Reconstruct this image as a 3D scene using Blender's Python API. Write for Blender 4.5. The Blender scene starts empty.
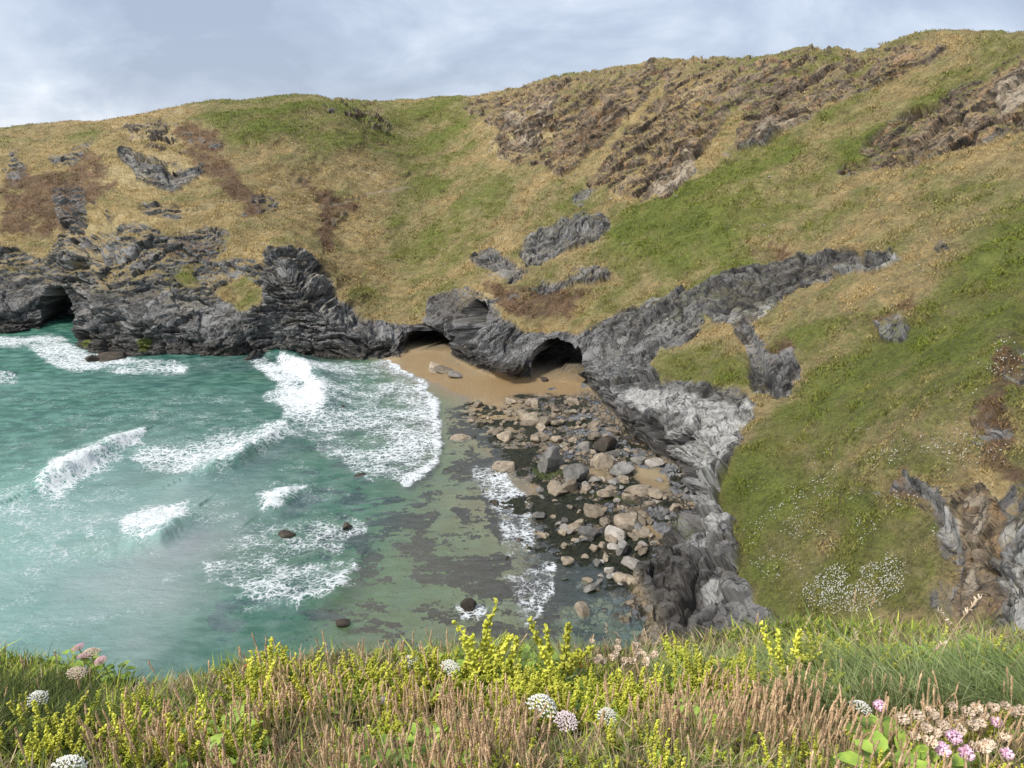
import bpy, math, random
import numpy as np
from mathutils import Vector, Matrix
random.seed(7); RNG = np.random.default_rng(7)
SC = bpy.context.scene
COL = SC.collection

# ------------------------------------------------------------------ camera
H = 42.0; PITCH = math.radians(17.8); FPX = 745.0
cam_data = bpy.data.cameras.new('camera'); cam = bpy.data.objects.new('camera', cam_data); COL.objects.link(cam)
cam.location = (0, 0, H); cam.rotation_euler = (math.radians(90) - PITCH, 0, 0)
cam_data.sensor_width = 36; cam_data.lens = 36 * FPX / 1024; cam_data.clip_start = 0.05; cam_data.clip_end = 9000
SC.camera = cam

# ------------------------------------------------------------------ light
SUN_EL, SUN_AZ = math.radians(50), math.radians(238)      # azimuth from +Y clockwise: behind the viewer, to the left
SC.view_settings.view_transform = 'Standard'; SC.view_settings.look = 'None'
SC.view_settings.exposure = 1.54; SC.view_settings.gamma = 1
w = bpy.data.worlds.new('World'); SC.world = w; w.use_nodes = True
nt = w.node_tree; nt.nodes.clear()
def wn(t, **k):
    n = nt.nodes.new(t)
    for a, b in k.items(): setattr(n, a, b)
    return n
out = wn('ShaderNodeOutputWorld'); bg = wn('ShaderNodeBackground'); bg.inputs[1].default_value = 0.10
sky = wn('ShaderNodeTexSky', sky_type='NISHITA', sun_disc=False, sun_elevation=SUN_EL, sun_rotation=SUN_AZ)
tc = wn('ShaderNodeTexCoord'); sep = wn('ShaderNodeSeparateXYZ'); nt.links.new(tc.outputs['Generated'], sep.inputs[0])
# cloud layer: direction projected on a flat deck overhead
zc = wn('ShaderNodeMath', operation='MAXIMUM'); nt.links.new(sep.outputs[2], zc.inputs[0]); zc.inputs[1].default_value = 0.0
za = wn('ShaderNodeMath', operation='ADD'); nt.links.new(zc.outputs[0], za.inputs[0]); za.inputs[1].default_value = 0.55
dv = wn('ShaderNodeVectorMath', operation='DIVIDE'); cb = wn('ShaderNodeCombineXYZ')
for i in range(3): nt.links.new(za.outputs[0], cb.inputs[i])
nt.links.new(tc.outputs['Generated'], dv.inputs[0]); nt.links.new(cb.outputs[0], dv.inputs[1])
mp = wn('ShaderNodeMapping'); mp.inputs['Location'].default_value = (3.1, 0.7, 0); mp.inputs['Rotation'].default_value = (0, 0, math.radians(-14))
mp.inputs['Scale'].default_value = (0.8, 1.0, 1.0)
nt.links.new(dv.outputs[0], mp.inputs[0])
n1 = wn('ShaderNodeTexNoise'); n1.inputs['Scale'].default_value = 3.4; n1.inputs['Detail'].default_value = 7; n1.inputs['Roughness'].default_value = 0.56; n1.inputs['Distortion'].default_value = 0.35
n2 = wn('ShaderNodeTexNoise'); n2.inputs['Scale'].default_value = 1.3; n2.inputs['Detail'].default_value = 3
nt.links.new(mp.outputs[0], n1.inputs[0]); nt.links.new(mp.outputs[0], n2.inputs[0])
mx = wn('ShaderNodeMix', data_type='FLOAT'); mx.inputs[0].default_value = 0.42
nt.links.new(n1.outputs[0], mx.inputs[2]); nt.links.new(n2.outputs[0], mx.inputs[3])
cr = wn('ShaderNodeValToRGB'); nt.links.new(mx.outputs[0], cr.inputs[0])
e = cr.color_ramp.elements
e[0].position = 0.40; e[0].color = (0.28, 0.325, 0.42, 1)
e[1].position = 0.63; e[1].color = (0.70, 0.73, 0.79, 1)
q = cr.color_ramp.elements.new(0.47); q.color = (0.34, 0.39, 0.49, 1)
q = cr.color_ramp.elements.new(0.54); q.color = (0.45, 0.50, 0.59, 1)
sc_ = wn('ShaderNodeVectorMath', operation='SCALE'); nt.links.new(cr.outputs[0], sc_.inputs[0]); sc_.inputs[3].default_value = 5.1
# the upper deck (out of the picture) is brighter, as overcast skies are
hi = wn('ShaderNodeMapRange'); nt.links.new(sep.outputs[2], hi.inputs[0]); hi.inputs[1].default_value = 0.3; hi.inputs[2].default_value = 0.9; hi.inputs[3].default_value = 1.0; hi.inputs[4].default_value = 1.15
s2 = wn('ShaderNodeVectorMath', operation='SCALE'); nt.links.new(sc_.outputs[0], s2.inputs[0]); nt.links.new(hi.outputs[0], s2.inputs[3])
mc = wn('ShaderNodeMix', data_type='RGBA'); mc.inputs[0].default_value = 0.93
nt.links.new(sky.outputs[0], mc.inputs[6]); nt.links.new(s2.outputs[0], mc.inputs[7])
nt.links.new(mc.outputs[2], bg.inputs[0]); nt.links.new(bg.outputs[0], out.inputs[0])
sd = bpy.data.lights.new('sun', 'SUN'); sd.energy = 1.5; sd.angle = math.radians(12); sd.color = (1.0, 0.95, 0.87)
sun = bpy.data.objects.new('sun', sd); COL.objects.link(sun)
_d = Vector((math.sin(SUN_AZ) * math.cos(SUN_EL), math.cos(SUN_AZ) * math.cos(SUN_EL), math.sin(SUN_EL)))
sun.rotation_euler = _d.to_track_quat('Z', 'Y').to_euler()
SC.cycles.max_bounces = 6; SC.cycles.transparent_max_bounces = 12

# ------------------------------------------------------------------ maths helpers
CP, SP = math.cos(PITCH), math.sin(PITCH)
def ray(px, py):
    u = (np.asarray(px, float) - 512) / FPX; v = (384 - np.asarray(py, float)) / FPX
    return u, CP + SP * v, -SP + CP * v
def at_z(px, py, z=0.0):                 # where the sight line through a pixel meets a level
    u, dy, dz = ray(px, py); t = (z - H) / dz
    return np.stack([u * t, dy * t, np.zeros_like(t) + z], -1)
def at_t(px, py, t):
    u, dy, dz = ray(px, py); return np.stack([u * t, dy * t, H + dz * t], -1)
def to_px(P):
    x, y, z = P[..., 0], P[..., 1], P[..., 2] - H
    f = np.maximum(y * CP - z * SP, 0.1); up = y * SP + z * CP
    return 512 + FPX * x / f, 384 - FPX * up / f

_T = RNG.random((64, 64, 64)).astype(np.float32)
def noise(P, s):                          # smooth value noise, -1..1, feature size s (s may be a vector)
    Q = (P / np.asarray(s, float)) + 17.3
    i = np.floor(Q).astype(np.int64); f = (Q - i).astype(np.float32); f = f * f * (3 - 2 * f)
    i &= 63; j = (i + 1) & 63
    x0, y0, z0 = i[..., 0], i[..., 1], i[..., 2]; x1, y1, z1 = j[..., 0], j[..., 1], j[..., 2]
    fx, fy, fz = f[..., 0], f[..., 1], f[..., 2]
    a = _T[x0, y0, z0] * (1 - fx) + _T[x1, y0, z0] * fx; b = _T[x0, y1, z0] * (1 - fx) + _T[x1, y1, z0] * fx
    c = _T[x0, y0, z1] * (1 - fx) + _T[x1, y0, z1] * fx; d = _T[x0, y1, z1] * (1 - fx) + _T[x1, y1, z1] * fx
    return 2 * ((a * (1 - fy) + b * fy) * (1 - fz) + (c * (1 - fy) + d * fy) * fz) - 1
def fbm(P, s, o=4, g=0.5):
    s = np.asarray(s, float); r = 0; a = 1; t = 0
    for k in range(o): r = r + a * noise(P + 31.7 * k, s / 2 ** k); t += a; a *= g
    return r / t
def ridged(P, s, o=3):
    s = np.asarray(s, float); r = 0; a = 1; t = 0
    for k in range(o): r = r + a * (1 - 2 * np.abs(noise(P + 13.1 * k, s / 2 ** k))); t += a; a *= 0.5
    return r / t
def xyz(x, y, z=0.0): return np.stack([x, y, np.zeros_like(x) + z], -1)
def facets(P, s, seed=0):                 # tilted blocks: each cell pushes out its own plane; returns offset and edge distance
    Q = P / np.asarray(s, float); base = np.floor(Q).astype(np.int64)
    best = np.full(Q.shape[:-1], 9.0); sec = np.full(Q.shape[:-1], 9.0); val = np.zeros(Q.shape[:-1])
    for dx in (-1, 0, 1):
        for dy in (-1, 0, 1):
            for dz in (-1, 0, 1):
                c = base + np.array([dx, dy, dz]); m = (c + seed) & 63
                r = [_T[m[..., (k) % 3], m[..., (k + 1) % 3], (m[..., (k + 2) % 3] + 7 * k) & 63] for k in range(3)]
                ctr = c + np.stack(r, -1) * 0.9; D = Q - ctr; d = np.sqrt((D * D).sum(-1))
                hgt = (r[0] + r[1] - 1) + (D * (np.stack([r[1], r[2], r[0]], -1) - 0.5)).sum(-1) * 1.3
                nb = d < best
                sec = np.where(nb, best, np.minimum(sec, d)); val = np.where(nb, hgt, val); best = np.where(nb, d, best)
    return val, sec - best
def smooth(x, a, b):
    t = np.clip((x - a) / (b - a), 0, 1); return t * t * (3 - 2 * t)

# pixel-traced outlines are used only to say where on the real surface each ground cover or painted shade lies
GX0, GY0, GS = -400, -40, 2.0; GW, GH = 1000, 440
_gx, _gy = np.meshgrid(GX0 + np.arange(GW) * GS, GY0 + np.arange(GH) * GS)
def poly(pts):
    ins = np.zeros(_gx.shape, bool); n = len(pts)
    for i in range(n):
        (x0, y0), (x1, y1) = pts[i], pts[(i + 1) % n]
        if y0 == y1: continue
        c = ((y0 > _gy) != (y1 > _gy)) & (_gx < (x1 - x0) * (_gy - y0) / (y1 - y0) + x0); ins ^= c
    return ins.astype(np.float32)
def line(pts, wd):
    r = np.zeros(_gx.shape, np.float32)
    for (x0, y0), (x1, y1) in zip(pts[:-1], pts[1:]):
        L = (x1 - x0) ** 2 + (y1 - y0) ** 2 + 1e-6
        t = np.clip(((_gx - x0) * (x1 - x0) + (_gy - y0) * (y1 - y0)) / L, 0, 1)
        d = np.hypot(_gx - x0 - t * (x1 - x0), _gy - y0 - t * (y1 - y0)); r = np.maximum(r, np.clip(1.5 - d / wd, 0, 1))
    return r
def blur(m, px):
    k = max(1, int(px / GS)); ker = np.hanning(2 * k + 3)[1:-1]; ker /= ker.sum()
    m = np.apply_along_axis(lambda r: np.convolve(np.pad(r, k, 'edge'), ker, 'valid'), 0, m)
    return np.apply_along_axis(lambda r: np.convolve(np.pad(r, k, 'edge'), ker, 'valid'), 1, m).astype(np.float32)
def layer(items, b=4):
    m = np.zeros(_gx.shape, np.float32)
    for it in items:
        v = it[0]; a = poly(it[1]) if len(it) == 2 else line(it[1], it[2])
        m = m * (1 - a) + v * a if v <= 0 else np.maximum(m, v * a)
    return blur(m, b)
def sample(m, px, py):
    x = np.clip((px - GX0) / GS, 0, GW - 1.01); y = np.clip((py - GY0) / GS, 0, GH - 1.01)
    i = x.astype(int); j = y.astype(int); fx = x - i; fy = y - j
    return (m[j, i] * (1 - fx) + m[j, i + 1] * fx) * (1 - fy) + (m[j + 1, i] * (1 - fx) + m[j + 1, i + 1] * fx) * fy

def mq_fit(P, c, ridge=0.0):              # multiquadric surface through plan points
    P = np.asarray(P, float); A = np.sqrt(((P[:, None, :2] - P[None, :, :2]) ** 2).sum(-1) + c * c)
    n = len(P); M = np.zeros((n + 3, n + 3)); M[:n, :n] = A - ridge * np.eye(n)
    M[:n, n] = M[n, :n] = 1; M[:n, n + 1:] = P[:, :2]; M[n + 1:, :n] = P[:, :2].T
    w_ = np.linalg.solve(M, np.r_[P[:, 2], 0, 0, 0])
    def f(X, Y):
        r = w_[n] + w_[n + 1] * X + w_[n + 2] * Y
        for k in range(n): r = r + w_[k] * np.sqrt((X - P[k, 0]) ** 2 + (Y - P[k, 1]) ** 2 + c * c)
        return r
    return f

# ------------------------------------------------------------------ objects helpers
def link(o, parent=None):
    COL.objects.link(o)
    if parent is not None: o.parent = parent
    return o
def tag(o, label=None, cat=None, group=None, kind=None):
    if label: o['label'] = label
    if cat: o['category'] = cat
    if group: o['group'] = group
    if kind: o['kind'] = kind
    return o
def np_mesh(name, V, F, mat, smooth_=True):
    V = np.asarray(V, np.float32); F = np.asarray(F, np.int32); k = F.shape[1]
    me = bpy.data.meshes.new(name); me.vertices.add(len(V)); me.vertices.foreach_set('co', V.ravel())
    me.loops.add(F.size); me.loops.foreach_set('vertex_index', F.ravel())
    me.polygons.add(len(F)); me.polygons.foreach_set('loop_start', np.arange(0, F.size, k, dtype=np.int32))
    me.polygons.foreach_set('use_smooth', (np.full(len(F), smooth_, bool) if np.isscalar(smooth_) else smooth_))
    me.update(calc_edges=True)
    if mat: me.materials.append(mat)
    return me
def add_col(me, name, A):
    A = np.asarray(A, np.float32); at = me.color_attributes.new(name, 'FLOAT_COLOR', 'POINT')
    B = np.ones((len(me.vertices), 4), np.float32); B[:, :A.shape[1]] = A; at.data.foreach_set('color', B.ravel())
def grid_faces(n, m):
    i = np.arange(n - 1)[:, None] * m + np.arange(m - 1)[None]; i = i.ravel()
    return np.stack([i, i + m, i + m + 1, i + 1], -1)

# ------------------------------------------------------------------ material helper
class NT:
    def __init__(s, name):
        s.m = bpy.data.materials.new(name); s.m.use_nodes = True; s.t = s.m.node_tree; s.t.nodes.clear()
        s.out = s.n('ShaderNodeOutputMaterial')
    def n(s, ty, **k):
        n = s.t.nodes.new(ty)
        for a, b in k.items(): setattr(n, a, b)
        return n
    def l(s, a, b): s.t.links.new(a, b)
    def put(s, sock, v):
        if isinstance(v, bpy.types.NodeSocket): s.l(v, sock)
        elif isinstance(v, (tuple, list)) and len(v) == 3 and sock.type == 'RGBA': sock.default_value = (*v, 1)
        else: sock.default_value = v
    def math(s, op, a, b=None, c=None, clamp=False):
        n = s.n('ShaderNodeMath', operation=op, use_clamp=clamp); s.put(n.inputs[0], a)
        if b is not None: s.put(n.inputs[1], b)
        if c is not None: s.put(n.inputs[2], c)
        return n.outputs[0]
    def mix(s, f, a, b, mode='MIX'):
        n = s.n('ShaderNodeMix', data_type='RGBA', blend_type=mode); s.put(n.inputs[0], f); s.put(n.inputs[6], a); s.put(n.inputs[7], b); return n.outputs[2]
    def fmix(s, f, a, b):
        n = s.n('ShaderNodeMix', data_type='FLOAT'); s.put(n.inputs[0], f); s.put(n.inputs[2], a); s.put(n.inputs[3], b); return n.outputs[0]
    def ramp(s, f, lo, hi, a=0.0, b=1.0):
        n = s.n('ShaderNodeMapRange', interpolation_type='SMOOTHSTEP'); s.put(n.inputs[0], f); s.put(n.inputs[1], lo); s.put(n.inputs[2], hi); s.put(n.inputs[3], a); s.put(n.inputs[4], b); return n.outputs[0]
    def noise(s, vec, scale, detail=4, rough=0.55, dist=0.0):
        n = s.n('ShaderNodeTexNoise'); s.put(n.inputs['Scale'], scale); n.inputs['Detail'].default_value = detail; n.inputs['Roughness'].default_value = rough; n.inputs['Distortion'].default_value = dist
        s.l(vec, n.inputs['Vector']); return n.outputs[0]
    def vor(s, vec, scale, feature='F1', outn=0, rnd=1.0):
        n = s.n('ShaderNodeTexVoronoi', feature=feature); s.put(n.inputs['Scale'], scale); n.inputs['Randomness'].default_value = rnd; s.l(vec, n.inputs['Vector']); return n.outputs[outn]
    def mapping(s, vec, scale=(1, 1, 1), rot=(0, 0, 0), loc=(0, 0, 0)):
        n = s.n('ShaderNodeMapping'); s.l(vec, n.inputs[0]); n.inputs['Scale'].default_value = scale; n.inputs['Rotation'].default_value = rot; n.inputs['Location'].default_value = loc; return n.outputs[0]
    def attr(s, name):
        n = s.n('ShaderNodeVertexColor', layer_name=name); q = s.n('ShaderNodeSeparateColor'); s.l(n.outputs[0], q.inputs[0]); return q.outputs[0], q.outputs[1], q.outputs[2], n.outputs[1]
    def obj(s): return s.n('ShaderNodeTexCoord').outputs['Object']
    def bump(s, h, strength=0.5, dist=0.1, nrm=None):
        n = s.n('ShaderNodeBump'); n.inputs['Strength'].default_value = strength; n.inputs['Distance'].default_value = dist; s.l(h, n.inputs['Height'])
        if nrm is not None: s.l(nrm, n.inputs['Normal'])
        return n.outputs[0]
    def bsdf(s, col, rough=0.9, nrm=None, spec=0.3, sub=0.0):
        n = s.n('ShaderNodeBsdfPrincipled'); s.put(n.inputs['Base Color'], col); s.put(n.inputs['Roughness'], rough); s.put(n.inputs['Specular IOR Level'], spec)
        if nrm is not None: s.l(nrm, n.inputs['Normal'])
        return n.outputs[0]
    def done(s, sh): s.l(sh, s.out.inputs[0]); return s.m

# ================================================================== TERRAIN
FOOT_PX = [(-420, 312), (-300, 318), (-150, 325), (0, 334), (40, 330), (66, 329), (74, 348), (130, 355), (200, 359), (262, 356), (335, 357), (404, 358),
           (412, 352), (440, 355), (470, 369), (508, 383), (560, 383), (590, 392), (606, 418), (640, 447), (676, 472), (697, 500), (694, 530), (668, 556), (632, 578),
           (605, 598), (598, 630), (600, 680)]
foot = at_z(*np.array(FOOT_PX, float).T, 0.3)[:, :2]
foot = np.vstack([foot, [[4, 45], [-4, 36], [-22, 28], [-60, 25], [-140, 30], [-240, 20]]])
def foot_dist(X, Y):                     # signed plan distance to the cliff foot, positive inland
    best = np.full(X.shape, 1e9); side = np.zeros(X.shape)
    for k in range(len(foot) - 1):
        a, b = foot[k], foot[k + 1]; ab = b - a; L = (ab ** 2).sum()
        t = np.clip(((X - a[0]) * ab[0] + (Y - a[1]) * ab[1]) / L, 0, 1)
        dx, dy = X - a[0] - t * ab[0], Y - a[1] - t * ab[1]; d = dx * dx + dy * dy
        nb = d < best
        best = np.where(nb, d, best)
    # inside test with the bay closed towards the open sea
    P = np.vstack([foot, [[-900, 20], [-900, foot[0, 1] + 0]]]); ins = np.zeros(X.shape, bool)
    for i in range(len(P)):
        x0, y0 = P[i]; x1, y1 = P[(i + 1) % len(P)]
        if y0 == y1: continue
        ins ^= ((y0 > Y) != (y1 > Y)) & (X < (x1 - x0) * (Y - y0) / (y1 - y0) + x0)
    return np.where(ins, -1, 1) * np.sqrt(best)

BED = [(300, 400, -2.2), (100, 400, -5), (400, 420, -.8), (440, 400, -.35), (470, 440, -.25), (520, 470, -.08), (535, 560, -.22), (515, 620, -.6), (600, 450, .7),
       (650, 480, .9), (685, 515, .8), (600, 520, .3), (600, 585, -.15), (550, 372, 1.0), (545, 385, .5), (500, 400, .25), (430, 362, .8), (410, 364, .35), (350, 364, -1), (200, 380, -3.5),
       (0, 360, -6), (0, 600, -3.5), (200, 600, -1.8), (300, 550, -1.2), (400, 550, -1.0), (400, 640, -1.1), (250, 660, -1.5), (470, 600, -.8), (-400, 450, -9), (570, 640, -.6),
       (690, 470, 1.0), (560, 430, .35), (640, 430, 1.2)]
BED = np.array([np.r_[at_z(a, b, 0.0)[:2], c] for a, b, c in BED]); bed_f = mq_fit(BED, 6.0, 0.05)

SP_ = [(1024, 600, 46), (1024, 450, 56), (1024, 300, 80), (1024, 220, 95), (1024, 150, 110), (1024, 90, 121), (1024, 43, 131),
       (900, 590, 54), (900, 450, 65), (900, 300, 96), (900, 200, 121), (900, 120, 138), (900, 45, 150),
       (780, 600, 63), (780, 500, 75), (780, 400, 95), (780, 300, 122), (780, 200, 149), (780, 120, 169), (780, 57, 183),
       (705, 560, 73), (735, 460, 85), (700, 395, 105), (650, 375, 121), (620, 420, 112), (650, 300, 147), (650, 200, 179), (650, 120, 203), (650, 65, 217),
       (560, 330, 147), (540, 250, 175), (540, 180, 203), (540, 130, 223), (540, 84, 240),
       (495, 310, 152), (470, 290, 161), (470, 220, 190), (430, 322, 163), (430, 250, 190), (430, 180, 225), (430, 130, 250), (430, 100, 262), (480, 98, 258),
       (370, 322, 160), (330, 300, 162), (330, 250, 177), (330, 180, 198), (330, 130, 215), (330, 102, 225),
       (300, 254, 160), (250, 250, 166), (250, 180, 182), (250, 130, 200), (250, 108, 212),
       (230, 310, 158), (200, 300, 160), (200, 240, 167), (200, 170, 183), (200, 108, 207),
       (130, 300, 161), (130, 240, 169), (130, 170, 187), (140, 118, 206),
       (60, 285, 178), (60, 230, 187), (60, 180, 196), (60, 128, 213), (0, 280, 182), (0, 220, 190), (0, 180, 200), (0, 135, 216),
       (-150, 280, 186), (-150, 200, 200), (-150, 140, 218), (-400, 280, 200), (-400, 145, 240),
       (1150, 600, 37), (1150, 450, 44), (1150, 300, 62), (1150, 150, 90), (1150, 30, 112), (1350, 450, 30), (1350, 200, 60), (1350, 20, 90)]
S_PTS = [at_t(*p) for p in SP_]
# the plateau behind the skyline stays below the sight line
for x, y, t in [(1150, 30, 112), (1024, 37, 131), (900, 47, 150), (780, 52, 183), (650, 65, 217), (540, 84, 240), (480, 98, 258), (430, 100, 262), (330, 99, 225), (250, 103, 212), (200, 108, 207),
                (140, 118, 206), (60, 128, 213), (0, 135, 216), (-150, 140, 218)]:
    p = at_t(x, y, t); s = 1 + 28 / t
    S_PTS.append(np.array([p[0] * s, p[1] * s, p[2] + 0.5])); s = 1 + 110 / t
    S_PTS.append(np.array([p[0] * s, p[1] * s, p[2] + 2.0]))
S_PTS += [np.array(v, float) for v in [(10, 40, 3), (20, 36, 9), (30, 25, 19), (8, 22, 20), (-8, 22, 18), (-40, 15, 18), (40, 10, 32), (0, 8, 30), (-100, 5, 25), (5, 12, 27)]]
S_f = mq_fit(np.array(S_PTS), 9.0, 0.25)

def height(X, Y):
    P = xyz(X, Y)
    wx = 2.2 * fbm(P, 16, 2) + 1.0 * noise(P + 9, 4.5); wy = 2.2 * fbm(P + 50, 16, 2) + 1.0 * noise(P + 70, 4.5)
    near = smooth(np.hypot(X, Y), 30, 60)
    d = foot_dist(X + wx * near * 0.7, Y + wy * near * 0.7)
    bed = bed_f(X, Y); S = S_f(X, Y)
    slope = 2.7 + 1.2 * fbm(P + 20, 14, 2)
    cliff = bed + 0.2 + d * slope
    k = 1.6; h_ = np.clip(0.5 + 0.5 * (S - cliff) / k, 0, 1)
    up = S * (1 - h_) + cliff * h_ - k * h_ * (1 - h_)
    return np.maximum(bed, up), d, bed

# ---- ground-cover outlines
ROCK = layer([
 (1, [(-300, 250), (0, 246), (48, 258), (58, 242), (75, 236), (110, 232), (140, 222), (165, 236), (190, 228), (215, 224), (232, 234), (205, 262), (230, 258), (262, 262), (268, 250), (300, 249),
      (322, 262), (335, 285), (342, 308), (370, 318), (412, 325), (425, 325), (428, 297), (450, 287), (478, 284), (490, 300), (498, 318), (520, 330), (560, 332), (590, 330), (612, 316), (640, 302),
      (690, 292), (706, 305), (700, 320), (690, 340), (660, 350), (648, 366), (660, 378), (700, 384), (745, 396), (754, 410), (745, 432), (735, 448), (728, 470), (720, 500), (728, 530), (738, 560),
      (735, 575), (750, 600), (785, 622), (800, 645), (800, 720), (560, 720), (560, 385), (410, 365), (-300, 365)]),
 (1, [(50, 188), (78, 184), (92, 205), (85, 228), (62, 242), (60, 215)]),
 (1, [(112, 150), (125, 149), (142, 165), (165, 171), (208, 169), (198, 182), (178, 193), (150, 186), (128, 168)]),
 (1, [(48, 160), (72, 150), (98, 142), (108, 128), (100, 146), (72, 166), (45, 167)]), (1, [(150, 118), (170, 125), (160, 145), (145, 132)]),
 (1, [(138, 206), (165, 201), (188, 212), (178, 221), (145, 219)]), (1, [(246, 196), (262, 190), (282, 200), (276, 209), (255, 206)]), (1, [(236, 207), (248, 205), (250, 213), (238, 213)]),
 (1, [(322, 102), (342, 110), (332, 119)]), (.8, [(108, 212), (120, 210), (118, 222), (106, 220)]), (1, [(10, 155), (22, 150), (28, 180), (5, 185)]),
 (1, [(694, 290), (730, 270), (760, 262), (800, 249), (860, 249), (908, 257), (884, 271), (850, 277), (815, 279), (790, 298), (752, 322), (762, 350), (792, 345), (800, 372), (778, 402),
      (755, 398), (745, 370), (738, 332), (715, 320)]),
 (1, [(522, 240), (545, 227), (560, 221), (585, 214), (607, 217), (611, 230), (588, 246), (565, 256), (545, 263), (530, 269), (524, 256)]),
 (1, [(470, 259), (490, 247), (510, 258), (527, 275), (520, 283), (495, 279), (484, 269)]), (1, [(540, 290), (570, 271), (600, 264), (620, 275), (590, 287), (560, 293), (545, 301)]),
 (1, [(570, 198), (595, 184), (602, 179), (598, 191), (585, 206), (572, 208)]),
 (1, [(880, 478), (905, 469), (925, 476), (962, 480), (990, 505), (975, 560), (960, 612), (930, 616), (948, 572), (945, 540), (930, 503), (892, 491)]),
 (1, [(985, 525), (1003, 480), (1060, 465), (1150, 640), (980, 630), (988, 580)]), (1, [(1013, 305), (1045, 285), (1045, 400), (1014, 380)]), (1, [(852, 478), (880, 482), (878, 489), (855, 486)]),
 (1, [(880, 325), (905, 314), (913, 320), (905, 346), (884, 346)]), (.9, [(930, 245), (944, 238), (942, 262), (932, 265)]),
 (0, [(165, 277), (190, 262), (198, 288), (182, 287)]), (0, [(205, 286), (235, 278), (264, 285), (260, 311), (237, 312), (223, 300)]), (0, [(648, 366), (662, 350), (695, 338), (722, 322), (738, 335), (746, 372), (755, 396), (742, 394), (700, 383), (662, 376)]),
], 9)
BROWN = layer([
 (1, [(458, 102), (500, 92), (560, 76), (640, 66), (700, 53), (800, 48), (900, 45), (955, 44), (930, 60), (900, 72), (860, 92), (820, 106), (800, 124), (770, 140), (740, 150), (700, 165), (672, 200),
      (645, 205), (612, 190), (560, 182), (545, 165), (520, 170), (490, 150), (500, 130), (470, 116)]),
 (1, [(1000, 62), (1060, 40), (1080, 110), (1000, 136), (960, 150), (920, 166), (870, 172), (836, 178), (850, 158), (880, 130), (905, 110), (930, 104), (955, 88), (985, 78)]),
 (1, [(965, 480), (985, 478), (1002, 520), (1000, 560), (988, 615), (945, 618), (966, 560), (955, 510)]), (.9, [(985, 400), (1005, 405), (985, 450), (978, 440)]),
 (.8, [(330, 100), (375, 98), (395, 125), (385, 135), (350, 118)]), 
 (.5, [(110, 130), (160, 115), (190, 150), (180, 180), (130, 160)]),
 (0, [(560, 182), (640, 110), (660, 80), (668, 85), (600, 165), (572, 195)]), (0, [(690, 168), (720, 130), (735, 105), (745, 108), (730, 145), (700, 175)])
], 5)
PALE = layer([
 (1, [(588, 380), (640, 385), (700, 396), (752, 408), (738, 440), (722, 462), (690, 470), (660, 440), (690, 420), (640, 410)]), (.8, [(720, 460), (735, 500), (705, 560), (640, 570), (700, 530), (700, 480)]),
 (.9, [(730, 590), (720, 640), (690, 660), (700, 600)]), (.8, [(735, 318), (765, 302), (800, 290), (815, 282), (790, 300), (755, 325)]),
 (.6, [(905, 245), (945, 230), (935, 250), (905, 276), (868, 300), (830, 312), (860, 285)]), (1, [(790, 180), (815, 158), (835, 128), (840, 132), (828, 165), (800, 192)]),
 (1, [(576, 198), (600, 178), (596, 188), (582, 204)]), (.8, [(650, 175), (690, 150), (700, 168), (670, 200), (640, 205)]), (1, [(752, 135), (790, 105), (800, 118), (770, 142)]),
 (.9, [(985, 95), (1024, 70), (1040, 90), (1000, 115)]), (.7, [(900, 140), (990, 115), (990, 130), (920, 160)]), (.8, [(930, 490), (950, 485), (960, 520), (945, 540)]), (.8, [(1000, 520), (1060, 500), (1100, 640), (990, 640)]),
 (.6, [(500, 110), (560, 95), (540, 150), (505, 150)]), (1, [(970, 480), (990, 485), (985, 560), (970, 600), (975, 540)])
], 8)
GREEN = layer([
 (.9, [(180, 100), (330, 95), (480, 95), (470, 130), (440, 140), (450, 150), (400, 160), (360, 150), (320, 150), (280, 140), (240, 150), (205, 130)]),
 (.55, [(395, 150), (470, 130), (520, 190), (480, 250), (450, 290), (420, 325), (370, 315), (345, 300), (385, 280), (390, 220)]), (1, [(410, 180), (445, 180), (445, 195), (410, 195)]),
 (.78, [(610, 235), (620, 205), (690, 200), (730, 160), (770, 140), (800, 135), (790, 160), (740, 200), (720, 235), (660, 260), (610, 262)]),
 (.75, [(650, 366), (700, 345), (745, 360), (755, 400), (700, 385)]), (.6, [(720, 210), (860, 140), (980, 50), (960, 42), (1024, 35), (1024, 60), (870, 170), (760, 250), (700, 250)]),
 (.8, [(730, 450), (790, 400), (860, 350), (920, 310), (960, 260), (1024, 210), (1200, 180), (1200, 620), (1000, 470), (900, 470), (860, 480), (840, 600), (740, 580)]),
 (1.0, [(730, 450), (800, 470), (880, 485), (940, 500), (950, 560), (945, 615), (800, 640), (745, 590), (725, 520)]), (.6, [(0, 135), (60, 128), (120, 120), (90, 140), (0, 155)]),
 (1, [(165, 277), (190, 262), (198, 288), (182, 287)]), (1, [(205, 286), (235, 278), (264, 285), (260, 311), (237, 312), (223, 300)]), (.8, [(30, 235), (50, 225), (55, 255), (30, 250)]), (.6, [(0, 180), (50, 160), (90, 170), (40, 200), (0, 215)]),
 (.5, [(260, 255), (300, 235), (400, 240), (380, 300), (340, 300)])
], 16)
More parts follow.
